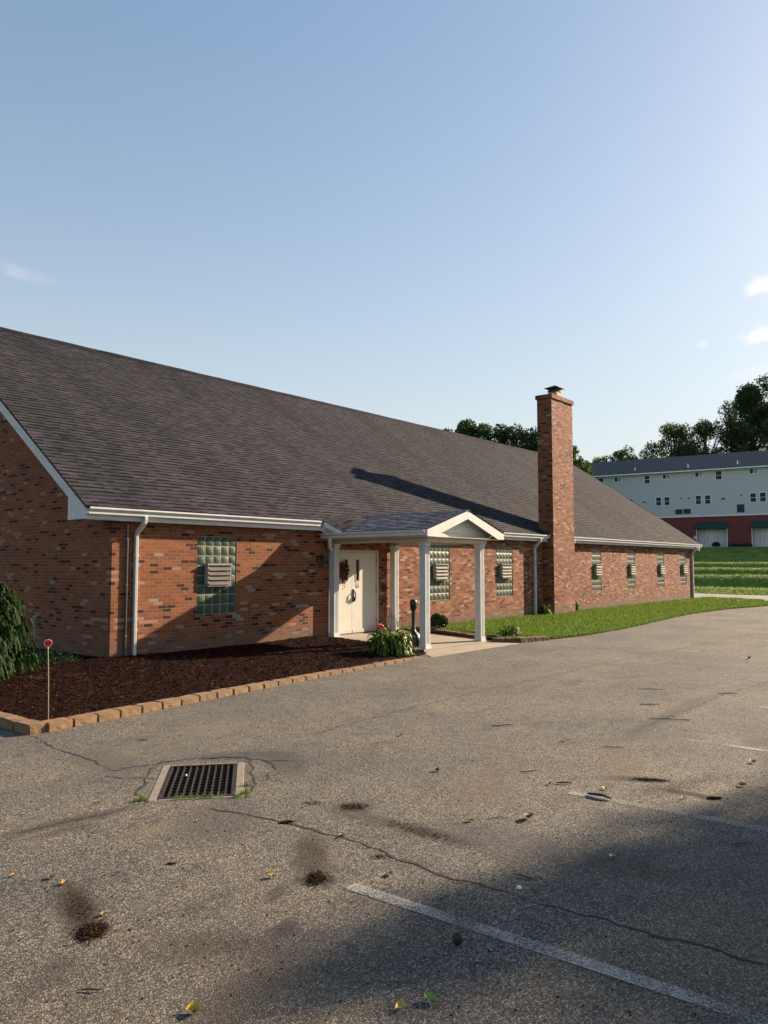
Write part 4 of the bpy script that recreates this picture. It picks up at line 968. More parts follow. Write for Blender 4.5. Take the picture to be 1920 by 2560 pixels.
# ------------------------------------------------------------------ small things by the door
sx, sy = 5.98, -2.40
e_ = empty('ash_receptacle', (sx, sy, slabz(sy)), 'black plastic cigarette receptacle with a wide base and thin neck behind the front left column', 'ash receptacle')
m = MB(); m.lathe([(0, 0), (.20, 0), (.205, .03), (.195, .16), (.15, .26), (.07, .33), (.045, .37), (.043, .78)], 24); m.build('base', 'black_plastic', e_, smooth=True)
m = MB(); m.lathe([(.043, .78), (.05, .80), (.075, .84), (.082, .92), (.080, 1.0), (.06, 1.035), (0, 1.04)], 20); m.build('head', 'black_plastic', e_, smooth=True)
e_ = empty('plant_pot', (7.47, -.17, .0), 'small red pot standing by the right door jamb', 'pot')
m = MB(); m.lathe([(0, 0), (.075, 0), (.09, .16), (.098, .16), (.098, .185), (.085, .185), (.08, .15), (0, .15)], 20); m.build('pot', 'red_plastic', e_, smooth=True)
m = MB(); m.tube([(-.085, 0, .16), (-.07, 0, .20), (0, 0, .215), (.07, 0, .20), (.085, 0, .16)], .004, 6); m.build('handle', 'red_plastic', e_)
m = MB(); m.lathe([(0, 0), (.04, .01), (.062, .045), (.06, .085), (.03, .108), (.008, .11), (0, .11)], 16); m.tube([(0, 0, .105), (.01, 0, .135)], .007, 6)
tag(m.build('gourd', 'gourd', smooth=True, loc=(7.66, -.13, .0)), 'mottled yellow ornamental gourd beside the red pot', 'gourd')
e_ = empty('wreath', (6.27, .035, 1.60), 'red and green flower wreath hanging on the left door leaf', 'wreath'); random.seed(8)
m = MB(); mr = MB()
for i in range(620):
    a = ru(0, 6.28); r_ = ru(.06, .20); x, z = r_ * math.cos(a), r_ * math.sin(a) * 1.15 - (.04 if rnd() < .3 else 0); y = -ru(.0, .06)
    if rnd() < .12: z -= ru(.1, .28); x *= .4
    mm = mr if noise.noise(Vector((x * 9, z * 9, 2))) > .02 else m
    M = Matrix.Translation((x, y, z)) @ Euler((ru(0, 6), ru(0, 6), ru(0, 6))).to_matrix().to_4x4(); s_ = ru(.018, .035)
    mm.raw([tuple(M @ Vector(q)) for q in ((-s_, 0, 0), (0, -s_ * .6, .006), (s_, 0, 0), (0, s_ * .6, .006))], [(0, 1, 2, 3)])
m.build('leaves', 'wreath_green', e_); mr.build('flowers', 'wreath_red', e_)
m = MB(); m.tube([(.14 * math.cos(a / 16 * 2 * math.pi), -.01, .15 * math.sin(a / 16 * 2 * math.pi)) for a in range(17)], .012, 6); m.build('ring', 'twig_bark', e_)
# driveway marker
e_ = empty('driveway_marker', (-3.18, -4.14, -.075), 'thin pole with round red reflector at the near corner of the mulch bed', 'marker')
m = MB(); m.tube([(0, 0, -.05), (-.012, 0, .45), (-.03, 0, .84)], .0055, 8); m.build('pole', 'marker_pole', e_)
th_ = math.atan2(-8.71, -4.36)
md = MB(); mr = MB(); vdir = Vector((math.cos(th_), math.sin(th_), 0)); rt = Vector((-vdir.y, vdir.x, 0)); cz = .895
for mm, rad_, off0, off1 in ((md, .046, -.010, .008), (mr, .038, .008, .013)):
    ring = lambda o_, r_: [tuple(Vector((-.03, 0, cz)) + vdir * o_ + rt * r_ * math.cos(a * math.pi / 14) + Vector((0, 0, r_ * math.sin(a * math.pi / 14)))) for a in range(28)]
    v_ = ring(off0, rad_) + ring(off1, rad_) ; mm.raw(v_, [(i, (i + 1) % 28, 28 + (i + 1) % 28, 28 + i) for i in range(28)] + [tuple(range(28, 56)), tuple(range(27, -1, -1))])
md.tube([(-.03, 0, .83), (-.03, 0, .86)], [.007, .014], 8)
md.build('reflector_rim', 'marker_white', e_); mr.build('reflector', 'reflector_red', e_)
m = MB(); m.box(-.16, .16, -.12, .12, -.03, .10); tag(m.build('valve_box', 'utility_box', loc=(31.32, -2.3, -.07), bevel=.01), 'small dark utility box in the lawn near the street', 'utility box')

# ------------------------------------------------------------------ litter on the asphalt
def curl_leaf(name, x, y, s_, mat, label, cat='leaf', rz=0, seed=0, group='fallen leaves on the asphalt'):
    random.seed(seed + 100); m = MB(); n = 6; vs = []
    for i in range(n + 1):
        t_ = i / n; w = s_ * .42 * math.sin(math.pi * (t_ * .94 + .03)) ** .7 * (1 + .25 * ru(-1, 1))
        z = s_ * (.12 + .38 * (t_ - .4) ** 2 * 2)
        vs += [(-w, (t_ - .5) * s_, z + w * ru(.5, .95)), (0, (t_ - .5) * s_, z * .6), (w, (t_ - .5) * s_, z + w * ru(.4, .9))]
    m.raw(vs, [(i * 3 + j, i * 3 + j + 1, i * 3 + j + 4, i * 3 + j + 3) for i in range(n) for j in range(2)]); m.tube([(0, -.5 * s_, s_ * .1), (.05 * s_, -.72 * s_, s_ * .04)], s_ * .02, 5)
    o = m.build(name, mat, loc=(x, y, LOT + .002), smooth=True); o.rotation_euler = (ru(-.1, .1), ru(-.1, .1), rz); tag(o, label, cat, group)
k = 0
for x, y, s_, mt, lab in [
    (-5.38, -8.17, .035, 'leaf_orange', 'small orange leaf at the left edge, left of the green one'), (-5.25, -8.37, .045, 'leaf_lime', 'pale green curled leaf just above the long dirt smear'),
    (-5.24, -8.51, .045, 'leaf_orange', 'orange leaf at the top end of the long dirt smear'), (-4.41, -9.36, .045, 'leaf_yellow', 'yellow leaf left of the dark dirt patch near the parking line'),
    (-5.31, -9.05, .035, 'leaf_orange', 'thin orange leaf right of the long dirt smear'), (-5.53, -10.14, .060, 'leaf_yellow', 'bright yellow crumpled leaf at the bottom edge left of centre'),
    (-4.09, -8.21, .025, 'leaf_yellow', 'tiny pale yellow leaf below the storm drain'), (-3.64, -9.22, .042, 'leaf_yellow', 'yellow leaf lying on the long crack'),
    (-3.93, -9.88, .045, 'leaf_green', 'green leaf above the start of the nearest parking line'), (-4.96, -10.78, .045, 'leaf_yellow', 'yellow leaf at the bottom edge, left of the green leaf'),
    (-4.84, -10.85, .06, 'leaf_green', 'flat green leaf at the bottom edge near the yellow leaf'), (-2.83, -10.79, .05, 'leaf_lime', 'pale green leaf in the edge of the tree shadow'),
    (-.63, -10.98, .06, 'leaf_orange', 'orange leaf right of the two streaks of dirt'), (-1.46, -10.14, .045, 'leaf_yellow', 'yellow leaf above the second parking line'),
    (-2.82, -9.72, .045, 'leaf_yellow', 'yellow leaf left of the standing brown leaf'), (-2.51, -10.02, .09, 'leaf_brown', 'standing folded brown leaf between the first two parking lines'),
    (-1.0, -7.62, .055, 'leaf_lime', 'lime green leaf in the middle of the lot'), (.23, -10.85, .06, 'leaf_orange', 'orange leaf below the third parking line'), (-1.3, -10.72, .03, 'leaf_orange', 'small orange leaf by the dark end of the dirt streak'),
    (-1.62, -9.72, .04, 'twig_pale', 'pale dry leaf at the end of a short twig'), (8.65, -8.67, .10, 'leaf_brown', 'brown leaf far across the lot near the right edge'), (-1.9, -8.75, .05, 'leaf_brown', 'dark crumpled brown leaf alone in the middle of the lot')]:
    k += 1; curl_leaf('fallen_leaf', x, y, s_, mt, lab, 'leaf', k * 1.7, k)
def twig(x, y, ln, a, mat, label, seed, r=.004, fork=False, bend=.1):
    random.seed(seed + 300); m = MB(); pts = [(-ln / 2, 0, r), (-ln / 6, ru(-bend, bend) * ln, r * 1.6), (ln / 6, ru(-bend, bend) * ln, r * 2), (ln / 2, 0, r)]
    m.tube(pts, [r * .7, r, r, r * .5], 6)
    if fork: m.tube([pts[1], (ln * .1, ln * .25, r * 3), (ln * .25, ln * .3, r)], [r * .8, r * .6, r * .3], 5); m.tube([pts[2], (ln * .3, -ln * .15, r * 3), (ln * .42, -ln * .22, r)], [r * .7, r * .5, r * .3], 5)
    else: m.tube([pts[2], (ln * .25, ln * .06, r * 2.5)], [r * .5, r * .25], 4)
    o = m.build('fallen_twig', mat, loc=(x, y, LOT + .003)); o.rotation_euler = (0, 0, a); tag(o, label, 'twig', 'twigs scattered on the asphalt')
VR = R(-50.1)   # direction across the view
for i, (x, y, ln, a, mt, lab, r, fk) in enumerate([
    (-5.72, -9.67, .09, 0, 'twig_bark', 'short dark twig in the lower left of the lot', .004, False), (-2.92, -5.68, .11, .1, 'twig_bark', 'dark twig between the mulch bed and the storm drain', .005, False),
    (-5.34, -9.78, .10, .5, 'twig_pale', 'thin reddish twig in the lower left near the bottom', .002, False), (.14, -8.2, .26, .05, 'twig_bark', 'long straight twig in the middle of the lot', .006, False),
    (-1.39, -9.39, .17, .2, 'twig_bark', 'slanted twig left of the second parking line', .004, False), (-1.53, -9.81, .13, -.2, 'twig_bark', 'dark stubby twig just left of the second parking line end', .007, False),
    (-1.7, -10.2, .20, -.75, 'twig_bark', 'thick curved stick lying across the second parking line', .013, False), (-3.45, -10.51, .16, -.5, 'twig_bark', 'twig crossing sunlight above the tree shadow', .004, False),
    (-3.09, -10.61, .15, .4, 'twig_pale', 'thin pale twig in the tree shadow edge', .003, False), (2.54, -9.0, .26, 0, 'twig_bark', 'straight dark twig far right in the lot', .006, False),
    (1.74, -9.55, .48, -.1, 'twig_bark', 'branching twig above the third parking line', .005, True), (3.76, -8.56, .40, -.05, 'twig_bark', 'thin twig farthest up the right side', .005, False),
    (-2.06, -11.35, .12, 0, 'twig_bark', 'short twig in the dark tree shadow at right', .004, False), (-2.65, -9.84, .16, .1, 'twig_bark', 'thin dark twig left of the brown leaf', .003, False),
    (-.03, -9.6, .20, -.1, 'twig_bark', 'dark twig left of the third parking line', .004, False), (4.1, -9.55, .3, 0, 'twig_bark', 'dark twig beside the worn parking line at right', .006, False), (-.1, -9.1, .18, .6, 'twig_bark', 'bent twig above the dirt streaks', .004, False)]):
    twig(x, y, ln, VR + a, mt, lab, i, r, fk)
m = MB(); m.lathe([(0, -.028), (.014, -.025), (.024, -.013), (.027, 0), (.024, .014), (.014, .026), (0, .029)], 16)
o = m.build('walnut', 'nut', smooth=True, loc=(-4.36, -10.66, LOT + .029)); tag(o, 'dark round walnut husk in shadow beside the nearest parking line', 'nut')
m = MB(); m.lathe([(0, -.010), (.008, -.007), (.010, 0), (.008, .007), (0, .010)], 10); q = gp(.12, -.13, LOT + .014)
tag(m.build('pebble', 'paper_white', smooth=True, loc=q), 'white pebble caught on the storm drain grate', 'pebble')
m = MB(); m.lathe([(0, -.010), (.012, -.006), (.015, 0), (.010, .008), (0, .010)], 7); tag(m.build('pebble', 'paper_white', loc=(-3.61, -10.57, LOT + .010)), 'pale pebble in the edge of the tree shadow', 'pebble')
def dirt(x, y, L_, W_, a, n, label, seed, bias=.0, s=.010):
    random.seed(seed + 500); m = MB(); ca, sa = math.cos(a), math.sin(a)
    for i in range(int(n * 2.2)):
        u, v = random.gauss(0, .42), random.gauss(0, .42)
        if bias: u = 1 - abs(random.gauss(0, .55)) if rnd() < .62 else ru(-1, 1)
        px, py = u * L_, v * W_; ss = s * ru(.15, .62); M = Matrix.Translation((px * ca - py * sa, px * sa + py * ca, ss * .3 + (.012 * rnd() * max(0, 1 - u * u - v * v)))) @ Euler((ru(-1, 1), ru(-1, 1), ru(0, 6))).to_matrix().to_4x4()
        m.box(-ss, ss, -ss * .5, ss * .5, -ss * .3, ss * .3, 0, M)
    o = tag(m.build('dirt_clump' if n > 100 and W_ > .03 and L_ < .3 else 'dirt_crumbs', 'dirt', loc=(x, y, LOT)), label, 'dirt', 'clumps of dirt on the asphalt')
    if o.name.startswith('dirt_crumbs'): o['kind'] = 'stuff'
dirt(-5.44, -9.17, .11, .08, R(50), 420, 'dark dirt clump at the lower end of the long smear on the left', 1)
dirt(-5.35, -8.9, .35, .08, R(-108), 260, 'thin trail of brown dirt at the left of the lot', 2, 0, .006)
dirt(-4.25, -9.58, .13, .07, R(40), 300, 'dark dirt patch left of the nearest parking line', 3, 0, .008)
dirt(-3.12, -8.85, .14, .10, R(-50), 150, 'brown dirt patch right of the storm drain', 4, 0, .008)
dirt(-3.22, -9.62, .42, .09, R(-90), 110, 'smear of dirt clods in the middle foreground', 5, 0, .008)
dirt(-3.69, -8.72, .06, .035, R(-30), 130, 'dark clump at the bend of the long crack', 6, 0, .010)
dirt(-.95, -10.32, .20, .05, R(-62), 130, 'upper of two dirt streaks above the second parking line', 7, 0, .010)
dirt(-1.13, -10.91, .07, .035, R(-50), 130, 'lower dirt streak with a dark lump at its end', 8, 0, .012)
dirt(-4.67, -8.73, .04, .02, R(-50), 60, 'small speck of dirt below the storm drain', 9, 0, .006)
dirt(-3.25, -8.55, .12, .04, R(-50), 60, 'few crumbs of dirt beside the long crack', 10, 0, .007)
dirt(-3.75, -9.65, .10, .05, R(-50), 70, 'scatter of dirt crumbs above the nearest parking line', 12, 0, .006)
random.seed(77); m = MB()
for i in range(1500):   # loose grit
    d = 1.8 + 9 * rnd() ** 1.3; a = R(39.9) + ru(-.6, .6); x, y = -7.54 + d * math.cos(a), -12.85 + d * math.sin(a)
    if y > fey(max(-3.4, min(x, 4.7))) - .05 and x > -3.6: continue
    if abs((Vector((x, y)) - GC).dot(gl)) < .6 and abs((Vector((x, y)) - GC).dot(gs)) < .42: continue
    chip(m, x, y, LOT + .002, ru(.004, .012), ru(.003, .007), .004, .6)
tag(m.build('grit', 'dirt'), 'loose dark crumbs and grit scattered over the asphalt', 'grit', kind='stuff')

# ------------------------------------------------------------------ apartments behind
apt = bpy.data.objects.new('apartment_building', None); COL.objects.link(apt); apt.matrix_world = APX
tag(apt, 'three storey apartment building on the hill, cream siding over a dark red ground floor', 'building')
U0, U1 = -26., 24.
alc = [(-7.15, -3.95), (-.65, 2.52), (5.18, 8.35), (11.5, 14.7)]
m = MB(); wall(m, U0, U1, 3.4, 7.36, [(a, b_, 3.4, 5.95, .4) for a, b_ in alc], 0, .4); m.build('ground_floor_wall', 'red_wall', apt)
m = MB(); wall(m, U0, U1, 7.36, 12.62, [], -.02)
for x in (U0, U1): m.face([(x, -.02, 7.36), (x, 10, 7.36), (x, 10, 12.6), (x, 5, 15.1), (x, -.02, 12.6)])
for a, b_ in alc: m.face([(a - .02, .39, 3.4), (b_ + .02, .39, 3.4), (b_ + .02, .39, 6.0), (a - .02, .39, 6.0)])
m.build('siding_wall', 'siding_cream', apt)
m = MB(); m.box(U0, U1, -.06, .0, 7.30, 7.42); m.box(U0, U1, -.52, -.40, 12.62, 12.76)
for a, b_ in alc: m.box(a - .08, a, -.03, .0, 3.6, 5.95); m.box(b_, b_ + .08, -.03, 0, 3.6, 5.95)
m.build('trim_board', 'apt_white', apt)
m = MB(); m.face([(U0 - .3, -.42, 12.74), (U1, -.42, 12.74), (U1, 5, 15.22), (U0 - .3, 5, 15.22)], [(U0, 0), (U1, 0), (U1, 6), (U0, 6)]); m.face([(U0 - .3, 10.4, 12.7), (U1, 10.4, 12.7), (U1, 5, 15.2), (U0 - .3, 5, 15.2)])
m.face([(U0, -.4, 12.62), (U1, -.4, 12.62), (U1, 0, 12.62), (U0, 0, 12.62)]); arf = m.build('roof', 'apt_shingle', apt)
for u in (-13.17, -7.75, -1.6, 3.78, 9.3): m = MB(); m.tube([(u, .9, 13.2), (u, .9, 13.72)], .05, 8); m.box(u - .16, u + .16, .75, 1.0, 13.24, 13.32); m.build('vent_pipe', 'apt_white', arf)
def awin(u0, u1, z0, z1, kind):
    m = MB(); t_ = .07; y = -.02
    for q in ((u0 - t_, u0, z0 - t_, z1 + t_), (u1, u1 + t_, z0 - t_, z1 + t_), (u0, u1, z1, z1 + t_), (u0, u1, z0 - t_, z0)): m.box(q[0], q[1], y - .05, y, q[2], q[3])
    if kind == 's': m.box((u0 + u1) / 2 - .03, (u0 + u1) / 2 + .03, y - .045, y, z0, z1)
    else: m.box(u0, u1, y - .04, y, (z0 + z1) / 2 - .02, (z0 + z1) / 2 + .02) if kind in 'tp' else m.box((u0 + u1) / 2 - .015, (u0 + u1) / 2 + .015, y - .035, y, z0, z1)
    w_ = m.build('window', 'apt_white' if kind != 'l' else 'apt_glass', apt)
    m = MB(); 
    if kind == 's': m.box(u0, (u0 + u1) / 2, y - .02, y, z0, z1, 0); m.box((u0 + u1) / 2, u1, y - .02, y, z0, z1, 1)
    else: m.box(u0, u1, y - .02, y, z0, z1, 1 if kind == 'p' else 0)
    m.build('pane', ['apt_glass', 'apt_glass_pale'], w_)
for u0, u1, z0, z1, kd in [(-12.0, -11.4, 11.6, 12.46, 't'), (-10.0, -9.25, 11.95, 12.46, 's'), (-6.42, -5.84, 11.52, 12.46, 't'), (-4.3, -3.52, 11.97, 12.46, 's'), (-.66, .1, 11.98, 12.5, 's'), (1.56, 2.18, 11.53, 12.5, 't'), (5.1, 5.9, 12.0, 12.52, 's'),
    (-5.13, -4.57, 8.8, 9.76, 't'), (-4.17, -3.6, 8.8, 9.76, 't'), (-.67, -.11, 8.78, 9.76, 't'), (.32, .91, 8.78, 9.76, 't'), (5.09, 5.67, 8.79, 9.76, 't'), (6.08, 6.65, 8.79, 9.78, 'p'), (-10.8, -10.2, 8.8, 9.76, 't'), (-9.8, -9.2, 8.8, 9.76, 't'),
    (-2.9, -2.26, 7.75, 8.18, 'l'), (-2.0, -1.36, 7.78, 8.2, 'l'), (3.76, 4.36, 7.72, 8.5, 'l'), (8.4, 9.0, 11.5, 12.5, 't'), (10.5, 11.1, 8.8, 9.78, 't'), (11.5, 12.1, 8.8, 9.78, 't')]: awin(u0, u1, z0, z1, kd)
for u, z, w_, h_ in ((-6.49, 9.29, .3, .12), (2.28, 9.31, .34, .17), (-8.03, 9.57, .16, .14), (-2.28, 9.55, .10, .14), (-1.46, 9.54, .16, .14), (4.18, 9.6, .12, .12)):
    m = MB(); m.box(u - w_ / 2, u + w_ / 2, -.12, -.02, z - h_ / 2, z + h_ / 2, 0 if w_ > .2 or w_ == .16 else 1); m.prism([(-.12, z + h_ / 2), (-.02, z + h_ / 2), (-.02, z + h_ / 2 + .04)], 'x', u - w_ / 2, u + w_ / 2, 1); m.build('wall_vent', ['curb_dark', 'white_trim'], apt)
for a, b_ in alc:
    m = MB(); m.prism([(-.75, 5.84), (-.75, 6.02), (-.02, 6.66), (-.02, 5.84)], 'x', a - .06, b_ + .06); m.build('awning', 'awning_green', apt)
    d0, d1 = a + 1.0, a + 1.95
    m = MB(); m.box(d0 - .08, d1 + .08, .3, .38, 3.7, 5.78, 1); m.box(d0, d1, .25, .3, 3.72, 5.7, 0); dd = m.build('door', ['apt_door', 'apt_white'], apt)
    m = MB(); m.box(d0 + .2, d1 - .2, .23, .25, 3.95, 5.5); m.build('pane', 'blind_cream', dd)
    m = MB(); m.lathe([(0, 0), (.04, 0), (.04, .06), (0, .06)], 8, (d0 + .1, .2, 4.6)); m.lathe([(0, 0), (.04, 0), (.04, .06), (0, .06)], 8, (d0 + .1, .2, 4.75)); m.build('handle', 'curb_dark', dd)
    m = MB(); m.box(d0 - .42, d0 - .30, .3, .38, 5.45, 5.6); m.build('porch_light', 'white_trim', apt)
for gname, u, v, rx, rz_b, mt, lab, sd in (('round_bush', 1.45, -.7, .5, .62, 'bush_purple', 'round dark purple bush in front of the apartment door with cream blind', 61), ('low_shrub', 3.3, -.4, .75, .45, 'boxwood_leaf', 'low dark shrub against the red wall right of the apartment door', 62), ('low_shrub', 4.6, -.4, .7, .42, 'boxwood_leaf', 'low dark shrub against the red wall left of the right-hand awning', 63)):
    p = APX @ Vector((u, v, 3.66)); bush((p.x, p.y, p.z), rx, rx * .8, rz_b, 900, mt, lab, gname, .07, sd, 'bush')
m = MB(); m.box(U0 - 5, U1 + 8, -3.2, -.0, 3.0, 3.68); sw = m.build('footpath', 'sidewalk'); sw.matrix_world = APX; tag(sw, kind='structure')
m = MB(); m.box(U0 - 5, U1 + 8, -3.28, -3.2, 2.9, 3.60); k_ = m.build('path_edge_shade', 'curb_dark', sw)  # retaining edge, painted dark for the shadow below the path
p = APX @ Vector((-.5, -2.2, 3.68)); e_ = empty('parking_sign', p, 'small blue and white sign on a dark post before the apartment door', 'sign', R(-82))
m = MB(); m.tube([(0, 0, 0), (0, 0, 1.2)], .03, 6); m.build('post', 'curb_dark', e_)
m = MB(); m.box(-.14, .14, -.045, -.03, .98, 1.34, 0); m.box(-.11, .11, -.05, -.045, 1.12, 1.22, 1); m.box(-.08, -.02, -.05, -.045, 1.24, 1.31, 1); m.box(.02, .08, -.05, -.045, 1.24, 1.31, 1); m.build('sign_plate', ['sign_white', 'sign_blue'], e_)

# ------------------------------------------------------------------ trees
def tree(loc, H, crown, mat, label, seed, n=5200, leaf=.34, trunk_h=.45, density=1., cat='tree', blobs=None, group=None, tr=None):
    """crown: (radius, height fraction where it starts)"""
    random.seed(seed); e_ = empty('leafy_tree', loc, label, cat, 0, group); rad, z0f = crown
    tm = MB(); tr = tr or H * .018; tops = []
    tm.tube([(0, 0, -.5), (ru(-.1, .1), 0, H * .25), (ru(-.3, .3), ru(-.3, .3), H * .55), (ru(-.4, .4), ru(-.4, .4), H * .85)], [tr * 1.4, tr, tr * .7, tr * .2], 9)
    if blobs is None:
        blobs = []
        zc, hh = H * (1 + z0f) / 2, H * (1 - z0f) / 2
        for i in range(30):
            a = ru(0, 6.28); k_ = ru(-1, .9); wid = math.sqrt(max(.02, 1 - abs(k_) ** 2.6)); rr = rad * .78 * wid * rnd() ** .5; br_ = rad * ru(.22, .40)
            blobs.append((rr * math.cos(a), rr * math.sin(a), min(zc + k_ * hh, H - br_ * .8), br_))
        blobs.append((0, 0, H * .9, rad * .35))
    for bx, by, bz, br in blobs:
        st = Vector((0, 0, min(bz * .7, H * .6))); en = Vector((bx, by, bz)); md_ = (st + en) / 2 + Vector((0, 0, -br * .2)); tm.tube([st, md_, en], [tr * .45, tr * .28, tr * .1], 6)
        for q in range(3):
            f_ = en + Vector((ru(-1, 1), ru(-1, 1), ru(-.4, 1))) * br * .8; tm.tube([md_ if q == 0 else en, f_], [tr * .14, tr * .05], 4)
    loose = n == 26000; lm = MB(); tot = sum(b_[3] ** 2 for b_ in blobs)
    for bi, (bx, by, bz, br) in enumerate(blobs):
        for i in range(int(n * density * br * br / tot)):
            d = Vector((random.gauss(0, 1), random.gauss(0, 1), random.gauss(0, .85))).normalized(); r_ = br * (ru(.25, 1) ** .45) * (1 + .35 * noise.noise(d * 2.3 + Vector((bi, seed, 0))))
            if loose: r_ *= ru(.75, 1.45)
            p = Vector((bx, by, bz)) + d * r_
            if noise.noise(p * (1.5 / max(.6, leaf * 3)) + Vector((seed, 0, 0))) < -.25: continue
            s_ = leaf * ru(.55, 1.25); M = Matrix.Translation(p) @ Euler((ru(-1.0, 1.0), ru(-1.0, 1.0), ru(0, 6.28))).to_matrix().to_4x4()
            lm.raw([tuple(M @ Vector(q)) for q in ((-s_ * .5, 0, 0), (-s_ * .1, -s_ * .32, .03), (s_ * .5, 0, -.02), (-s_ * .05, s_ * .30, .04))], [(0, 1, 2, 3)])
    lm.build('crown', mat, e_); tm.build('trunk', 'bark', e_); return e_
G_ = 'trees behind the apartment building'
def T(x, y, top, rad, mat, label, seed, base=9., z0f=.35, n=5200, leaf=.34, density=1.5): tree((x, y, base), top - base, (rad * 1.13, z0f), mat, label, seed, n, leaf, density=density, group=G_)
T(102.2, 35.6, 18.6, 2.4, 'tree_leaf_light', 'small pale tree at the left end behind the apartment roof', 71, 7, n=3200, leaf=.3)
T(104.5, 32.3, 20.2, 2.6, 'tree_leaf', 'round tree second from the left behind the apartment roof', 72, 7, n=5200, leaf=.3)
T(106.6, 29.7, 20.6, 2.6, 'tree_leaf', 'narrow topped tree third from the left behind the apartment roof', 73, 7, n=5200, leaf=.3)
T(109.2, 27.0, 23.2, 3.4, 'tree_leaf_light', 'light green open tree left of the flat-topped one', 74, 7, n=7000, leaf=.34)
T(112.4, 23.2, 23.8, 3.9, 'tree_leaf', 'broad tree with a flat dark top behind the apartments', 75, 7, n=9500, leaf=.34)
T(114.6, 20.2, 26.6, 2.7, 'tree_leaf_light', 'lacy pale tree leaning against the tall dark trees', 76, 8, n=4600, leaf=.3)
T(116.8, 17.8, 29.6, 4.3, 'tree_leaf_dark', 'tall dark tree with an upright crown near the right edge', 77, 8, .28, 16000, .36)
T(118.6, 13.9, 30.6, 4.8, 'tree_leaf_dark', 'tallest dark tree at the right edge with bare lower trunks', 78, 8, .33, 14000, .36)
T(121.0, 9.0, 30, 4.2, 'tree_leaf_dark', 'dark tree partly outside the right edge', 79, 8, .3, 8000, .4)
T(107.5, 24.5, 19.5, 3.2, 'tree_leaf_dark', 'dark understorey tree behind the middle of the apartment roof', 80, 7, n=6000)
T(113.5, 18.0, 22.5, 3.2, 'tree_leaf_dark', 'dark understorey tree at the foot of the tall trees', 81, 7, n=6500)
G_ = 'trees behind the brick building ridge'
T(62.6, 35.4, 17.1, 2.5, 'tree_leaf_dark', 'low dark tree at the left end of the group above the ridge', 85, .5, .45, 9000, .34)
T(64.6, 33.4, 18.0, 3.1, 'tree_leaf', 'dark rounded tree rising above the ridge, second from the left of its group', 82, .5, .45, 13000, .34)
T(66.9, 31.0, 17.7, 3.1, 'tree_leaf_dark', 'dark rounded tree above the ridge, just left of the chimney', 83, .5, .45, 13000, .34)
T(69.0, 28.6, 17.2, 3.0, 'tree_leaf_dark', 'dark tree mostly hidden behind the chimney', 86, .5, .45, 11000, .34)
T(71.0, 26.0, 15.9, 2.9, 'tree_leaf', 'dark rounded tree just right of the chimney', 84, .5, .45, 12000, .34)
# the big tree just outside the frame whose shade falls on the lot
SD = Vector((3.17, -1, 1.43)); tree_c = Vector((14.2, -17.8, LOT)); bl = []
for (gx, gy, r_, s_) in [(-3.95, -10.66, .48, 5.2), (-3.3, -11.15, .62, 5.3), (-4.5, -10.62, .28, 5.1), (-2.6, -11.45, .80, 5.4), (-1.2, -12.4, 1.1, 5.4), (-2.0, -12.6, 1.2, 5.6), (-.2, -12.25, 1.15, 5.3), (-3.3, -12.5, .85, 5.5), (.8, -13.6, 1.5, 5.6), (-1.2, -14, 1.6, 5.8), (-4.0, -13.4, .8, 5.6), (3.4, -13.4, 1.5, 5.2), (2.6, -15.5, 1.8, 5.4), (-.5, -16, 1.8, 5.8)]:
    p = Vector((gx, gy, LOT)) + SD * s_ - tree_c; bl.append((p.x, p.y, p.z, r_))
tree((tree_c.x, tree_c.y, LOT), 12.5, (4, .4), 'tree_leaf', 'large leafy tree beside the parking lot whose shade falls on the asphalt', 90, 26000, .17, blobs=bl, tr=.28)

# ------------------------------------------------------------------ sky, sun, camera
elev = math.atan2(1.43, math.hypot(3.17, 1)); az = math.atan2(3.17, -1.0)     # azimuth clockwise from +Y
w = bpy.data.worlds.new('World'); scn.world = w; w.use_nodes = True; nt = w.node_tree; nt.nodes.clear(); t = NT(nt)
out = t.n('ShaderNodeOutputWorld'); bg = t.n('ShaderNodeBackground'); sky = t.n('ShaderNodeTexSky', sky_type='NISHITA')
sky.sun_disc = False; sky.sun_elevation = elev; sky.sun_rotation = az; sky.air_density = 1.0; sky.dust_density = 1.4; sky.ozone_density = 1.3; sky.altitude = 300
tc = t.n('ShaderNodeTexCoord').outputs['Generated']
CL = [((.7905, .3650, .4235) if False else None)]
gm = t.n('ShaderNodeGamma'); gm.inputs[1].default_value = .66; t.l(sky.outputs[0], gm.inputs[0])
hs = t.n('ShaderNodeHueSaturation'); hs.inputs['Saturation'].default_value = 1.32; t.l(gm.outputs[0], hs.inputs['Color'])
skc = t.mix(1, hs.outputs[0], (.97, 1.01, 1.04), 'MULTIPLY')
sp = t.n('ShaderNodeSeparateXYZ'); t.l(tc, sp.inputs[0])     # hazy summer air: the sky pales toward the horizon all round
hz_ = t.math('EXPONENT', t.math('MULTIPLY', t.math('MAXIMUM', t.math('SUBTRACT', sp.outputs[2], .07), 0), -4.2)); hz_ = t.math('MULTIPLY', hz_, .92)
col = t.mix(hz_, skc, (2.75, 2.88, 2.72))
F_ = 1640.; PIT = R(3.976); YAW = R(39.9)
def vdir_(px, py):   # compass direction of a cloud, from its bearing and height seen from the lot
    b_ = YAW - math.atan((px - 829.5) / F_); el = math.atan((1220 - py) / F_ * math.cos(b_ - YAW)); return (math.cos(b_) * math.cos(el), math.sin(b_) * math.cos(el), math.sin(el))
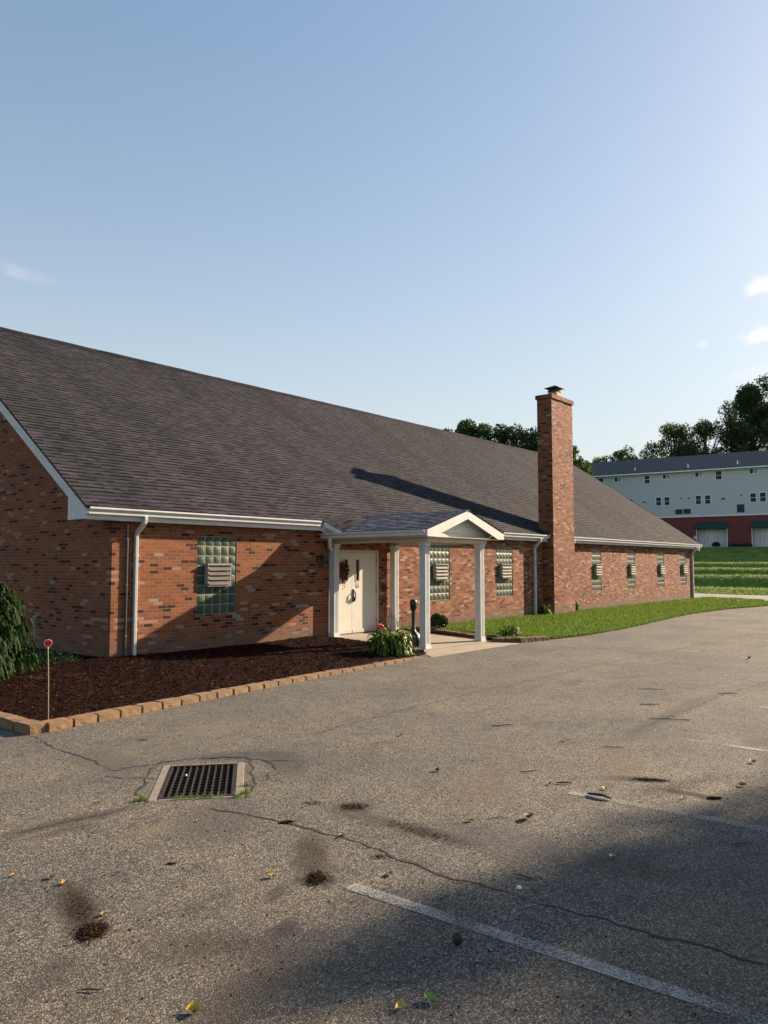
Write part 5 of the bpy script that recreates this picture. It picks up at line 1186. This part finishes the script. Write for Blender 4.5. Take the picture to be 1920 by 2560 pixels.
for (px, py, rw, rh, s_, seed) in [(1672, 603, 30, 17, .9, 1.0), (1672, 714, 36, 15, .9, 5.0), (1532, 738, 12, 9, .35, 9.0), (1655, 800, 50, 14, .25, 12.), (40, 583, 60, 13, .09, 15.), (10, 572, 26, 14, .09, 17.), (575, 840, 60, 10, .05, 19.)]:
    d = Vector(vdir_(px, py)); rt = Vector((d.y, -d.x, 0)).normalized(); up = rt.cross(d)
    sub = t.n('ShaderNodeVectorMath', operation='SUBTRACT'); t.l(tc, sub.inputs[0]); sub.inputs[1].default_value = tuple(d)
    nzz = t.n('ShaderNodeTexNoise'); nzz.inputs['Scale'].default_value = 38; nzz.inputs['Detail'].default_value = 6; t.l(sub.outputs[0], nzz.inputs['Vector'])
    def dot(v_, sc):
        q = t.n('ShaderNodeVectorMath', operation='DOT_PRODUCT'); t.l(sub.outputs[0], q.inputs[0]); q.inputs[1].default_value = tuple(v_ * sc); return q.outputs['Value']
    x_, y_ = dot(rt, F_ / rw), dot(up, F_ / rh)
    wob = t.math('MULTIPLY_ADD', nzz.outputs[0], 2.6, -1.3)
    r2 = t.math('ADD', t.math('MULTIPLY', x_, x_), t.math('MULTIPLY', y_, y_))
    dd = t.math('ADD', t.math('SQRT', r2), wob)
    mr = t.n('ShaderNodeMapRange', clamp=True, interpolation_type='SMOOTHSTEP'); t.l(dd, mr.inputs[0]); mr.inputs[1].default_value = 1.35; mr.inputs[2].default_value = .35; mr.inputs[3].default_value = 0; mr.inputs[4].default_value = s_
    fr = t.n('ShaderNodeMapRange', clamp=True); t.l(dot(Vector((0, 0, 1)), F_ / rh), fr.inputs[0]); fr.inputs[1].default_value = -1; fr.inputs[2].default_value = 1
    cc = t.mix(nzz.outputs[0], (3.3, 3.25, 3.3), (4.3, 4.2, 4.1))
    col = t.mix(mr.outputs[0], col, cc)
t.l(col, bg.inputs[0]); bg.inputs[1].default_value = .099; t.l(bg.outputs[0], out.inputs[0])
sd = bpy.data.lights.new('sun', 'SUN'); sd.energy = 5.0; sd.angle = R(.7); sd.color = (1, .79, .56)
so = bpy.data.objects.new('sun', sd); COL.objects.link(so); so.rotation_euler = Vector((3.17, -1, 1.43)).to_track_quat('Z', 'Y').to_euler()
cd = bpy.data.cameras.new('camera'); cam = bpy.data.objects.new('camera', cd); COL.objects.link(cam); scn.camera = cam
cd.sensor_fit = 'VERTICAL'; cd.sensor_height = 36; cd.lens = F_ / 2212 * 36; cd.clip_end = 4000; cd.clip_start = .05
fw = Vector((math.cos(YAW) * math.cos(PIT), math.sin(YAW) * math.cos(PIT), math.sin(PIT)))
cam.location = (-7.5406, -12.8494, 1.73); cam.rotation_euler = fw.to_track_quat('-Z', 'Y').to_euler()
scn.render.engine = 'CYCLES'; scn.view_settings.view_transform = 'Standard'; scn.view_settings.look = 'None'; scn.view_settings.exposure = 1.5; scn.view_settings.gamma = 1
scn.render.resolution_x = 768; scn.render.resolution_y = 1024
bpy.context.view_layer.update()
